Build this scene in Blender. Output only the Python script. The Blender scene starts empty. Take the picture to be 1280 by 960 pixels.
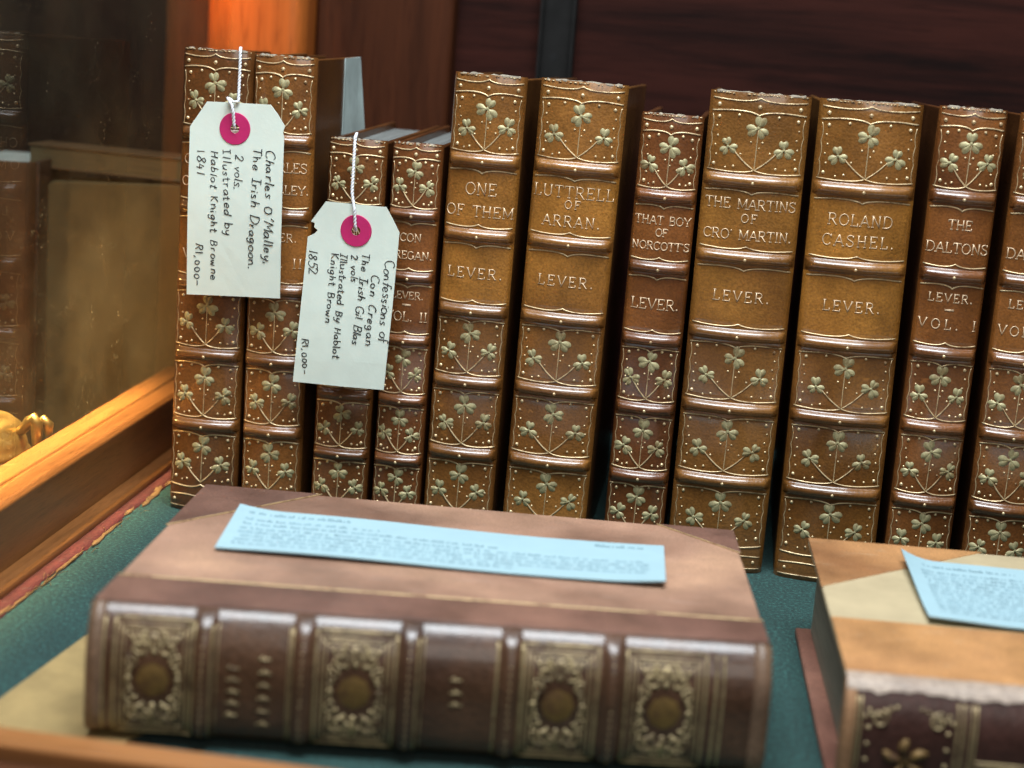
import bpy, bmesh, math, random
from mathutils import Vector, Matrix

random.seed(7)
R = math.radians
scene = bpy.context.scene
COL = scene.collection

# ------------------------------------------------------------------ camera
CAM = Vector((0.25080501, -0.77201711, 0.24644979))
yaw, pitch, roll = R(-6.82525952), R(12.33058814), R(4.36891734)
fwd = Vector((math.sin(yaw) * math.cos(pitch), math.cos(yaw) * math.cos(pitch), -math.sin(pitch)))
rt = Vector((math.cos(yaw), -math.sin(yaw), 0))
up = rt.cross(fwd)
r2 = rt * math.cos(roll) + up * math.sin(roll)
u2 = -rt * math.sin(roll) + up * math.cos(roll)
cd = bpy.data.cameras.new("camera")
cam = bpy.data.objects.new("camera", cd)
COL.objects.link(cam)
M = Matrix((r2, u2, -fwd)).transposed().to_4x4()
M.translation = CAM
cam.matrix_world = M
cd.sensor_width = 36.0
cd.lens = 2187.74 / 1280 * 36
cd.clip_start, cd.clip_end = 0.02, 50
cd.dof.use_dof = True
cd.dof.focus_distance = (Vector((0.2, -0.004, 0.12)) - CAM).dot(fwd)
cd.dof.aperture_fstop = 7.0
scene.camera = cam

# ------------------------------------------------------------------ world, exposure
w = bpy.data.worlds.new("World")
scene.world = w
w.use_nodes = True
bg = w.node_tree.nodes["Background"]
bg.inputs["Color"].default_value = (0.85, 0.88, 1.0, 1)
bg.inputs["Strength"].default_value = 0.018
scene.view_settings.view_transform = 'Standard'
scene.view_settings.look = 'None'
scene.view_settings.exposure = 0
scene.view_settings.gamma = 1
scene.view_settings.use_curve_mapping = False
try:
    scene.cycles.use_denoising = True
    scene.cycles.max_bounces = 8
    scene.cycles.transparent_max_bounces = 8
except Exception:
    pass

# ------------------------------------------------------------------ lamps, two of them added
def area(name, loc, target, size, power, color, sy=None):
    d = bpy.data.lights.new(name, 'AREA')
    d.energy = power
    d.color = color
    d.size = size
    if sy:
        d.shape = 'RECTANGLE'
        d.size_y = sy
    o = bpy.data.objects.new(name, d)
    COL.objects.link(o)
    o.location = loc
    o.rotation_euler = (Vector(target) - Vector(loc)).to_track_quat('-Z', 'Y').to_euler()
    return o

def spot(name, loc, target, power, color, angle, blend=0.5, rad=0.02):
    d = bpy.data.lights.new(name, 'SPOT')
    d.energy = power
    d.color = color
    d.spot_size = R(angle)
    d.spot_blend = blend
    d.shadow_soft_size = rad
    o = bpy.data.objects.new(name, d)
    COL.objects.link(o)
    o.location = loc
    o.rotation_euler = (Vector(target) - Vector(loc)).to_track_quat('-Z', 'Y').to_euler()
    return o

area("case_lamp", (0.20, -0.34, 0.92), (0.18, -0.06, 0.06), 0.60, 15.5, (0.88, 0.95, 1.0), 0.42)
area("room_light", (0.55, -1.6, 0.9), (0.2, 0, 0.1), 0.7, 4.3, (1.0, 0.95, 0.88))
spot("warm_lamp", (-0.34, -0.16, 0.30), (-0.060, 0.06, 0.08), 9.0, (1.0, 0.58, 0.20), 36, 0.9)
strip = area("rail_fill", (-0.098, -0.13, 0.32), (-0.076, -0.13, 0.03), 0.42, 2.5, (1.0, 0.70, 0.32), 0.03)  # added unseen strip that warms only the side rail
strip.data.spread = R(27)
spot("amber_glow_fill", (-0.16, -0.02, 0.46), (-0.036, 0.2, 0.236), 14.0, (1.0, 0.31, 0.04), 11, 1.0)  # added unseen spot for the orange glow on the corner post

# ------------------------------------------------------------------ material helpers
def nodes(name):
    m = bpy.data.materials.new(name)
    m.use_nodes = True
    nt = m.node_tree
    b = nt.nodes["Principled BSDF"]
    return m, nt, b

def N(nt, t, **kw):
    n = nt.nodes.new(t)
    for k, v in kw.items():
        if k in n.inputs:
            n.inputs[k].default_value = v
        else:
            setattr(n, k, v)
    return n

def ramp(nt, fac, stops):
    r = nt.nodes.new("ShaderNodeValToRGB")
    els = r.color_ramp.elements
    els[0].position, els[0].color = stops[0][0], (*stops[0][1], 1)
    els[1].position, els[1].color = stops[-1][0], (*stops[-1][1], 1)
    for p, c in stops[1:-1]:
        e = els.new(p)
        e.color = (*c, 1)
    nt.links.new(fac, r.inputs[0])
    return r.outputs[0]

def mul(c, k):
    return tuple(x * k for x in c)

def coords(nt, scale=(1, 1, 1)):
    tc = nt.nodes.new("ShaderNodeTexCoord")
    mp = nt.nodes.new("ShaderNodeMapping")
    mp.inputs["Scale"].default_value = scale
    nt.links.new(tc.outputs["Object"], mp.inputs["Vector"])
    return mp.outputs[0]

def leather(name, col, rough=0.36, grain=1100, bump=0.35, wear=None, seed=0.0, blot=38, coat=0.0, scuff=None):
    m, nt, b = nodes(name)
    v = coords(nt)
    off = N(nt, "ShaderNodeVectorMath", operation='ADD')
    off.inputs[1].default_value = (seed, seed * 1.7, seed * 0.6)
    nt.links.new(v, off.inputs[0])
    v = off.outputs[0]
    n1 = N(nt, "ShaderNodeTexNoise", Scale=blot, Detail=6, Roughness=0.62)
    nt.links.new(v, n1.inputs["Vector"])
    c1 = ramp(nt, n1.outputs["Fac"], [(0.28, mul(col, 0.62)), (0.5, col), (0.74, mul(col, 1.38))])
    n2 = N(nt, "ShaderNodeTexNoise", Scale=grain, Detail=3, Roughness=0.6)
    nt.links.new(v, n2.inputs["Vector"])
    mx = N(nt, "ShaderNodeMix", data_type='RGBA', blend_type='MULTIPLY')
    mx.inputs[0].default_value = 0.55
    c2 = ramp(nt, n2.outputs["Fac"], [(0.3, (0.5, 0.46, 0.42)), (0.62, (1.25, 1.22, 1.2))])
    nt.links.new(c1, mx.inputs[6])
    nt.links.new(c2, mx.inputs[7])
    out = mx.outputs[2]
    nl = N(nt, "ShaderNodeTexNoise", Scale=11, Detail=3, Roughness=0.5, Distortion=0.6)
    nt.links.new(v, nl.inputs["Vector"])
    ml = N(nt, "ShaderNodeMix", data_type='RGBA', blend_type='MULTIPLY')
    ml.inputs[0].default_value = 1.0
    nt.links.new(out, ml.inputs[6])
    nt.links.new(ramp(nt, nl.outputs["Fac"], [(0.32, (0.66, 0.60, 0.58)), (0.52, (1, 1, 1)), (0.70, (1.25, 1.28, 1.2))]), ml.inputs[7])
    out = ml.outputs[2]
    if wear:
        n3 = N(nt, "ShaderNodeTexNoise", Scale=160, Detail=8, Roughness=0.72)
        nt.links.new(v, n3.inputs["Vector"])
        k = ramp(nt, n3.outputs["Fac"], [(0.60, (0, 0, 0)), (0.74, (0.75, 0.75, 0.75))])
        m2 = N(nt, "ShaderNodeMix", data_type='RGBA')
        nt.links.new(k, m2.inputs[0])
        nt.links.new(out, m2.inputs[6])
        m2.inputs[7].default_value = (*wear, 1)
        out = m2.outputs[2]
    if scuff:
        for rot, sc_ in ((0.4, (26, 420, 200)), (-1.1, (40, 520, 200))):
            mp = nt.nodes.new("ShaderNodeMapping")
            mp.inputs["Rotation"].default_value = (0, 0, rot)
            mp.inputs["Scale"].default_value = sc_
            nt.links.new(v, mp.inputs["Vector"])
            ns = N(nt, "ShaderNodeTexNoise", Scale=1.0, Detail=3, Roughness=0.55)
            nt.links.new(mp.outputs[0], ns.inputs["Vector"])
            ks = ramp(nt, ns.outputs["Fac"], [(0.67, (0, 0, 0)), (0.74, (0.55, 0.55, 0.55))])
            m3 = N(nt, "ShaderNodeMix", data_type='RGBA')
            nt.links.new(ks, m3.inputs[0])
            nt.links.new(out, m3.inputs[6])
            m3.inputs[7].default_value = (*scuff, 1)
            out = m3.outputs[2]
    nt.links.new(out, b.inputs["Base Color"])
    rr = N(nt, "ShaderNodeMapRange")
    rr.inputs[3].default_value = rough - 0.08
    rr.inputs[4].default_value = rough + 0.16
    nt.links.new(n1.outputs["Fac"], rr.inputs[0])
    nt.links.new(rr.outputs[0], b.inputs["Roughness"])
    vo = N(nt, "ShaderNodeTexVoronoi", Scale=grain)
    nt.links.new(v, vo.inputs["Vector"])
    ad = N(nt, "ShaderNodeMath", operation='ADD')
    nt.links.new(vo.outputs["Distance"], ad.inputs[0])
    nt.links.new(n2.outputs["Fac"], ad.inputs[1])
    b.inputs["Coat Weight"].default_value = coat
    b.inputs["Coat IOR"].default_value = 1.65
    b.inputs["Coat Roughness"].default_value = 0.13
    bp = N(nt, "ShaderNodeBump", Strength=bump, Distance=0.00022)
    nt.links.new(ad.outputs[0], bp.inputs["Height"])
    nt.links.new(bp.outputs[0], b.inputs["Normal"])
    return m

def metal(name, col, met=0.6, rough=0.36, worn=(0.16, 0.07, 0.02), amt=0.62, sc=420, rub=0.43):
    m, nt, b = nodes(name)
    v = coords(nt)
    n1 = N(nt, "ShaderNodeTexNoise", Scale=sc, Detail=4, Roughness=0.6)
    nt.links.new(v, n1.inputs["Vector"])
    c = ramp(nt, n1.outputs["Fac"], [(0.2, mul(col, 0.5)), (0.42, mul(col, 0.85)), (amt, col), (0.8, mul(col, 1.2))])
    nw = N(nt, "ShaderNodeTexNoise", Scale=130, Detail=5, Roughness=0.7)
    nt.links.new(v, nw.inputs["Vector"])
    kw_ = ramp(nt, nw.outputs["Fac"], [(rub - 0.07, (0.9, 0.9, 0.9)), (rub + 0.07, (0, 0, 0))])
    mw = N(nt, "ShaderNodeMix", data_type='RGBA')
    nt.links.new(kw_, mw.inputs[0])
    nt.links.new(c, mw.inputs[6])
    mw.inputs[7].default_value = (*worn, 1)
    c = mw.outputs[2]
    nt.links.new(c, b.inputs["Base Color"])
    mm = N(nt, "ShaderNodeMapRange")
    mm.inputs[3].default_value = met
    mm.inputs[4].default_value = 0.05
    nt.links.new(kw_, mm.inputs[0])
    nt.links.new(mm.outputs[0], b.inputs["Metallic"])
    b.inputs["Roughness"].default_value = rough
    bp = N(nt, "ShaderNodeBump", Strength=0.4, Distance=0.0002)
    nt.links.new(n1.outputs["Fac"], bp.inputs["Height"])
    nt.links.new(bp.outputs[0], b.inputs["Normal"])
    return m

def wood(name, col, scale=(6, 120, 120), rough=0.35, contrast=0.55, bump=0.25):
    m, nt, b = nodes(name)
    v = coords(nt, scale)
    n0 = N(nt, "ShaderNodeTexNoise", Scale=1.0, Detail=7, Roughness=0.65, Distortion=0.5)
    nt.links.new(v, n0.inputs["Vector"])
    c = ramp(nt, n0.outputs["Fac"], [(0.3, mul(col, 1 - contrast)), (0.5, col), (0.72, mul(col, 1 + contrast * 0.7))])
    v2 = coords(nt, tuple(s * 6 for s in scale))
    n1 = N(nt, "ShaderNodeTexNoise", Scale=1.0, Detail=4, Roughness=0.6)
    nt.links.new(v2, n1.inputs["Vector"])
    k = ramp(nt, n1.outputs["Fac"], [(0.32, (0.55, 0.5, 0.45)), (0.48, (1, 1, 1))])
    mx = N(nt, "ShaderNodeMix", data_type='RGBA', blend_type='MULTIPLY')
    mx.inputs[0].default_value = 0.7
    nt.links.new(c, mx.inputs[6])
    nt.links.new(k, mx.inputs[7])
    nt.links.new(mx.outputs[2], b.inputs["Base Color"])
    b.inputs["Roughness"].default_value = rough
    if rough > 0.5:
        b.inputs["Specular IOR Level"].default_value = 0.12
    bp = N(nt, "ShaderNodeBump", Strength=bump, Distance=0.0003)
    nt.links.new(n1.outputs["Fac"], bp.inputs["Height"])
    nt.links.new(bp.outputs[0], b.inputs["Normal"])
    return m

def paper(name, col, rough=0.75, fib=700, var=0.08, low=None):
    m, nt, b = nodes(name)
    v = coords(nt)
    n0 = N(nt, "ShaderNodeTexNoise", Scale=60, Detail=5, Roughness=0.6)
    nt.links.new(v, n0.inputs["Vector"])
    c = ramp(nt, n0.outputs["Fac"], [(0.3, low or mul(col, 1 - var)), (0.7, mul(col, 1 + var * 0.6))])
    nt.links.new(c, b.inputs["Base Color"])
    b.inputs["Roughness"].default_value = rough
    n1 = N(nt, "ShaderNodeTexNoise", Scale=fib, Detail=4)
    nt.links.new(v, n1.inputs["Vector"])
    bp = N(nt, "ShaderNodeBump", Strength=0.25, Distance=0.0002)
    nt.links.new(n1.outputs["Fac"], bp.inputs["Height"])
    nt.links.new(bp.outputs[0], b.inputs["Normal"])
    return m

def plain(name, col, rough=0.5, met=0.0):
    m, nt, b = nodes(name)
    v = coords(nt)
    n0 = N(nt, "ShaderNodeTexNoise", Scale=90, Detail=4)
    nt.links.new(v, n0.inputs["Vector"])
    nt.links.new(ramp(nt, n0.outputs["Fac"], [(0.3, mul(col, 0.8)), (0.7, mul(col, 1.15))]), b.inputs["Base Color"])
    b.inputs["Roughness"].default_value = rough
    b.inputs["Metallic"].default_value = met
    return m

def page_edges(name, col, axis):
    m, nt, b = nodes(name)
    sc = [30, 30, 30]
    sc[axis] = 2600
    v = coords(nt, tuple(sc))
    n0 = N(nt, "ShaderNodeTexNoise", Scale=1.0, Detail=3)
    nt.links.new(v, n0.inputs["Vector"])
    nt.links.new(ramp(nt, n0.outputs["Fac"], [(0.35, mul(col, 0.55)), (0.6, col)]), b.inputs["Base Color"])
    b.inputs["Roughness"].default_value = 0.7
    bp = N(nt, "ShaderNodeBump", Strength=0.5, Distance=0.0003)
    nt.links.new(n0.outputs["Fac"], bp.inputs["Height"])
    nt.links.new(bp.outputs[0], b.inputs["Normal"])
    return m

GOLD = metal("gilt", (0.86, 0.67, 0.39), 0.5, 0.34)
GOLDTXT = metal("gilt_letter", (0.80, 0.59, 0.38), 0.3, 0.42, rub=0.33)
LEAF = metal("shamrock_gilt", (0.46, 0.41, 0.22), 0.25, 0.5, worn=(0.22, 0.15, 0.06), sc=420)
DULLGOLD = metal("dull_gilt", (0.52, 0.40, 0.21), 0.5, 0.42, worn=(0.09, 0.05, 0.025), sc=240)
PALE_STRING = plain("cotton_string", (0.82, 0.84, 0.88), 0.7)
TAGCARD = paper("tag_card", (0.74, 0.83, 0.74), 0.8, var=0.05)
PINK = paper("pink_card", (0.56, 0.022, 0.145), 0.5, var=0.15)
INK = plain("black_ink", (0.015, 0.016, 0.02), 0.5)
PRINT = plain("grey_print", (0.22, 0.36, 0.42), 0.7)
PALEBLUE = paper("pale_blue_paper", (0.37, 0.55, 0.61), 0.65, var=0.04)
PAGES_X = page_edges("page_edges_upright", (0.48, 0.50, 0.47), 0)
PAGES_Z = page_edges("page_edges_flat", (0.30, 0.27, 0.20), 2)
TOPGILT = metal("dark_mirror_gilt", (0.10, 0.075, 0.04), 0.5, 0.3)  # dark colour stands for gilt mirroring the dark background
GREYTOP = page_edges("grey_page_tops", (0.20, 0.21, 0.20), 0)
HEADBAND = leather("headband_thread", (0.30, 0.26, 0.20), 0.7, 2600, 0.6, wear=(0.6, 0.6, 0.55), blot=300)

# ------------------------------------------------------------------ mesh helpers
class MB:
    def __init__(s):
        s.v, s.f, s.m, s.sm = [], [], [], []
    def add(s, verts, faces, mat=0, smooth=True):
        b = len(s.v)
        s.v += [tuple(v) for v in verts]
        for f in faces:
            s.f.append(tuple(b + i for i in f))
            s.m.append(mat)
            s.sm.append(smooth)
    def box(s, lo, hi, mat=0):
        x0, y0, z0 = lo
        x1, y1, z1 = hi
        v = [(x0, y0, z0), (x1, y0, z0), (x1, y1, z0), (x0, y1, z0), (x0, y0, z1), (x1, y0, z1), (x1, y1, z1), (x0, y1, z1)]
        s.hexa(v, mat)
    def hexa(s, v, mat=0):
        s.add(v, [(0, 3, 2, 1), (4, 5, 6, 7), (0, 1, 5, 4), (1, 2, 6, 5), (2, 3, 7, 6), (3, 0, 4, 7)], mat, False)
    def prism(s, pts, z0, z1, mat=0):
        n = len(pts)
        z0f = z0 if callable(z0) else (lambda x, y: z0)
        z1f = z1 if callable(z1) else (lambda x, y: z1)
        v = [(x, y, z0f(x, y)) for x, y in pts] + [(x, y, z1f(x, y)) for x, y in pts]
        fs = [tuple(reversed(range(n))), tuple(range(n, 2 * n))]
        fs += [(i, (i + 1) % n, n + (i + 1) % n, n + i) for i in range(n)]
        s.add(v, fs, mat, False)
    def grid(s, P, mat=0, flip=False, closed=False, matf=None):
        nu, nv = len(P), len(P[0])
        b = len(s.v)
        for row in P:
            s.v += [tuple(p) for p in row]
        for i in range(nu - (0 if closed else 1)):
            for j in range(nv - 1):
                k = (i + 1) % nu
                f = (b + i * nv + j, b + k * nv + j, b + k * nv + j + 1, b + i * nv + j + 1)
                s.f.append(tuple(reversed(f)) if flip else f)
                s.m.append(matf(i, j) if matf else mat)
                s.sm.append(True)
    def tube(s, pts, r, mat=0, seg=6, flat=None, caps=True):
        """tube along 3-D points; r number or list; flat = (axis, factor) squashes the section"""
        pts = [Vector(p) for p in pts]
        n = len(pts)
        if n < 2:
            return
        b = len(s.v)
        for i, p in enumerate(pts):
            t = (pts[min(i + 1, n - 1)] - pts[max(i - 1, 0)])
            if t.length < 1e-9:
                t = Vector((1, 0, 0))
            t.normalize()
            ref = Vector((0, 1, 0)) if abs(t.y) < 0.9 else Vector((0, 0, 1))
            a = t.cross(ref).normalized()
            c = a.cross(t).normalized()
            rr = r[i] if isinstance(r, (list, tuple)) else r
            for k in range(seg):
                th = 2 * math.pi * k / seg
                s.v.append(tuple(p + a * (math.cos(th) * rr) + c * (math.sin(th) * rr)))
        for i in range(n - 1):
            for k in range(seg):
                k2 = (k + 1) % seg
                s.f.append((b + i * seg + k, b + i * seg + k2, b + (i + 1) * seg + k2, b + (i + 1) * seg + k))
                s.m.append(mat)
                s.sm.append(True)
        if caps:
            s.f.append(tuple(b + k for k in reversed(range(seg))))
            s.f.append(tuple(b + (n - 1) * seg + k for k in range(seg)))
            s.m += [mat, mat]
            s.sm += [False, False]
    def dome(s, c, r, h, mat=0, axis='y', seg=8):
        """low dome bulging towards -y (or +z)"""
        cx, cy, cz = c
        v, f = [], []
        for i, (rr, hh) in enumerate(((1, 0), (0.85, 0.5), (0.5, 0.87))):
            for k in range(seg):
                th = 2 * math.pi * k / seg
                a, bb = math.cos(th) * r * rr, math.sin(th) * r * rr
                v.append((cx + a, cy - h * hh, cz + bb) if axis == 'y' else (cx + a, cy + bb, cz + h * hh))
        v.append((cx, cy - h, cz) if axis == 'y' else (cx, cy, cz + h))
        for i in range(2):
            for k in range(seg):
                k2 = (k + 1) % seg
                f.append((i * seg + k, i * seg + k2, (i + 1) * seg + k2, (i + 1) * seg + k))
        for k in range(seg):
            f.append((2 * seg + k, 2 * seg + (k + 1) % seg, 3 * seg))
        s.add(v, f, mat)
    def lathe(s, prof, mat=0, seg=40, c=(0, 0, 0)):
        P = []
        for k in range(seg):
            th = 2 * math.pi * k / seg
            P.append([(c[0] + r * math.cos(th), c[1] + r * math.sin(th), c[2] + z) for r, z in prof])
        s.grid(P, mat, closed=True)
    def build(s, name, mats, parent=None, bevel=0.0, sharp=40, bseg=2):
        me = bpy.data.meshes.new(name)
        me.from_pydata(s.v, [], s.f)
        if not isinstance(mats, (list, tuple)):
            mats = [mats]
        for m in mats:
            me.materials.append(m)
        me.polygons.foreach_set("material_index", s.m)
        me.polygons.foreach_set("use_smooth", s.sm)
        me.update()
        bm = bmesh.new()
        bm.from_mesh(me)
        bmesh.ops.recalc_face_normals(bm, faces=bm.faces)
        bm.to_mesh(me)
        bm.free()
        o = bpy.data.objects.new(name, me)
        COL.objects.link(o)
        if parent:
            o.parent = parent
        if bevel:
            for p in me.polygons:
                p.use_smooth = True
            me.set_sharp_from_angle(angle=R(sharp))
            b = o.modifiers.new("edge", 'BEVEL')
            b.width = bevel
            b.segments = bseg
            b.limit_method = 'ANGLE'
            b.angle_limit = R(35)
            b.harden_normals = False
        return o

def thing(name, label, cat, loc=(0, 0, 0), rot=(0, 0, 0), group=None):
    o = bpy.data.objects.new(name, None)
    COL.objects.link(o)
    o.empty_display_size = 0.02
    o.location = loc
    o.rotation_euler = rot
    o["label"] = label
    o["category"] = cat
    if group:
        o["group"] = group
    return o

def tag(o, label, cat, group=None):
    o["label"] = label
    o["category"] = cat
    if group:
        o["group"] = group

def lerp(a, b, t):
    return a + (b - a) * t

def smooth_path(pts, n=6):
    """Catmull-Rom through 2-D points"""
    if len(pts) < 3:
        return list(pts)
    P = [pts[0]] + list(pts) + [pts[-1]]
    out = []
    for i in range(1, len(P) - 2):
        p0, p1, p2, p3 = P[i - 1], P[i], P[i + 1], P[i + 2]
        for k in range(n):
            t = k / n
            out.append(tuple(0.5 * ((2 * p1[d]) + (-p0[d] + p2[d]) * t + (2 * p0[d] - 5 * p1[d] + 4 * p2[d] - p3[d]) * t * t + (-p0[d] + 3 * p1[d] - 3 * p2[d] + p3[d]) * t ** 3) for d in (0, 1)))
    out.append(tuple(pts[-1]))
    return out

def arc(cx, cy, rx, ry, a0, a1, n=14):
    return [(cx + rx * math.cos(R(lerp(a0, a1, i / n))), cy + ry * math.sin(R(lerp(a0, a1, i / n)))) for i in range(n + 1)]

# ------------------------------------------------------------------ lettering
# serif capitals: (advance, strokes), unit height 1
def _caps():
    s = 0.11
    def sf(x, y, l=s):
        return [(x - l, y), (x + l, y)]
    F = {}
    F['A'] = (0.92, [[(0.08, 0), (0.46, 1)], [(0.46, 1), (0.84, 0)], [(0.2, 0.34), (0.72, 0.34)], sf(0.08, 0), sf(0.84, 0)])
    F['B'] = (0.82, [[(0.16, 0), (0.16, 1)], [(0.04, 1), (0.45, 1)] + arc(0.45, 0.76, 0.22, 0.24, 90, -90)[1:] + [(0.16, 0.52)], [(0.45, 0.52)] + arc(0.45, 0.26, 0.28, 0.26, 90, -90)[1:] + [(0.04, 0)]])
    F['C'] = (0.88, [arc(0.46, 0.5, 0.39, 0.5, 38, 322, 20), [(0.78, 0.72), (0.78, 0.98)]])
    F['D'] = (0.94, [[(0.16, 0), (0.16, 1)], [(0.04, 1), (0.42, 1)] + arc(0.42, 0.5, 0.42, 0.5, 90, -90)[1:] + [(0.04, 0)]])
    F['E'] = (0.80, [[(0.16, 0), (0.16, 1)], [(0.04, 1), (0.7, 1), (0.7, 0.8)], [(0.16, 0.52), (0.5, 0.52)], [(0.5, 0.42), (0.5, 0.62)], [(0.04, 0), (0.72, 0), (0.72, 0.22)]])
    F['F'] = (0.76, [[(0.16, 0), (0.16, 1)], [(0.04, 1), (0.7, 1), (0.7, 0.8)], [(0.16, 0.52), (0.5, 0.52)], [(0.5, 0.42), (0.5, 0.62)], sf(0.16, 0, 0.13)])
    F['G'] = (0.94, [arc(0.46, 0.5, 0.39, 0.5, 40, 335, 20), [(0.80, 0.40), (0.80, 0.05)], [(0.62, 0.42), (0.92, 0.42)]])
    F['H'] = (0.96, [[(0.18, 0), (0.18, 1)], [(0.76, 0), (0.76, 1)], [(0.18, 0.52), (0.76, 0.52)], sf(0.18, 0), sf(0.18, 1), sf(0.76, 0), sf(0.76, 1)])
    F['I'] = (0.42, [[(0.21, 0), (0.21, 1)], sf(0.21, 0, 0.14), sf(0.21, 1, 0.14)])
    F['L'] = (0.76, [[(0.18, 0), (0.18, 1)], sf(0.18, 1, 0.14), [(0.04, 0), (0.68, 0), (0.68, 0.24)]])
    F['M'] = (1.10, [[(0.16, 0), (0.16, 1)], [(0.16, 1), (0.55, 0.12)], [(0.55, 0.12), (0.94, 1)], [(0.94, 1), (0.94, 0)], sf(0.16, 0), sf(0.94, 0), [(0.04, 1), (0.18, 1)], [(0.92, 1), (1.06, 1)]])
    F['N'] = (0.98, [[(0.18, 0), (0.18, 1)], [(0.18, 1), (0.78, 0)], [(0.78, 0), (0.78, 1)], sf(0.18, 0), [(0.05, 1), (0.2, 1)], sf(0.78, 1)])
    F['O'] = (0.98, [arc(0.49, 0.5, 0.40, 0.5, 0, 360, 24)])
    F['R'] = (0.90, [[(0.16, 0), (0.16, 1)], [(0.04, 1), (0.45, 1)] + arc(0.45, 0.75, 0.24, 0.25, 90, -90)[1:] + [(0.16, 0.5)], [(0.42, 0.5), (0.76, 0), (0.88, 0)], sf(0.16, 0, 0.12)])
    F['S'] = (0.74, [smooth_path([(0.62, 0.80), (0.52, 0.96), (0.34, 1.0), (0.14, 0.90), (0.12, 0.70), (0.32, 0.55), (0.54, 0.43), (0.64, 0.25), (0.54, 0.06), (0.34, 0.0), (0.16, 0.06), (0.08, 0.22)]), [(0.62, 0.76), (0.62, 1.0)], [(0.08, 0.0), (0.08, 0.26)]])
    F['T'] = (0.86, [[(0.43, 0), (0.43, 1)], [(0.06, 0.78), (0.06, 1), (0.80, 1), (0.80, 0.78)], sf(0.43, 0, 0.14)])
    F['U'] = (0.94, [[(0.16, 1), (0.16, 0.3)] + arc(0.46, 0.3, 0.30, 0.3, 180, 360)[1:] + [(0.76, 1)], sf(0.16, 1), sf(0.76, 1)])
    F['V'] = (0.90, [[(0.08, 1), (0.45, 0)], [(0.45, 0), (0.82, 1)], sf(0.08, 1), sf(0.82, 1)])
    F['Y'] = (0.90, [[(0.08, 1), (0.45, 0.45)], [(0.82, 1), (0.45, 0.45)], [(0.45, 0.45), (0.45, 0)], sf(0.08, 1), sf(0.82, 1), sf(0.45, 0, 0.13)])
    F['.'] = (0.36, [[(0.10, 0.03), (0.24, 0.03)], [(0.10, 0.09), (0.24, 0.09)]])
    F["'"] = (0.30, [[(0.15, 1.0), (0.12, 0.78)]])
    F['-'] = (0.9, [[(0.0, 0.5), (0.9, 0.5)], [(0.0, 0.58), (0.9, 0.58)]])
    F[' '] = (0.62, [])
    return F
CAPS = _caps()

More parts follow.
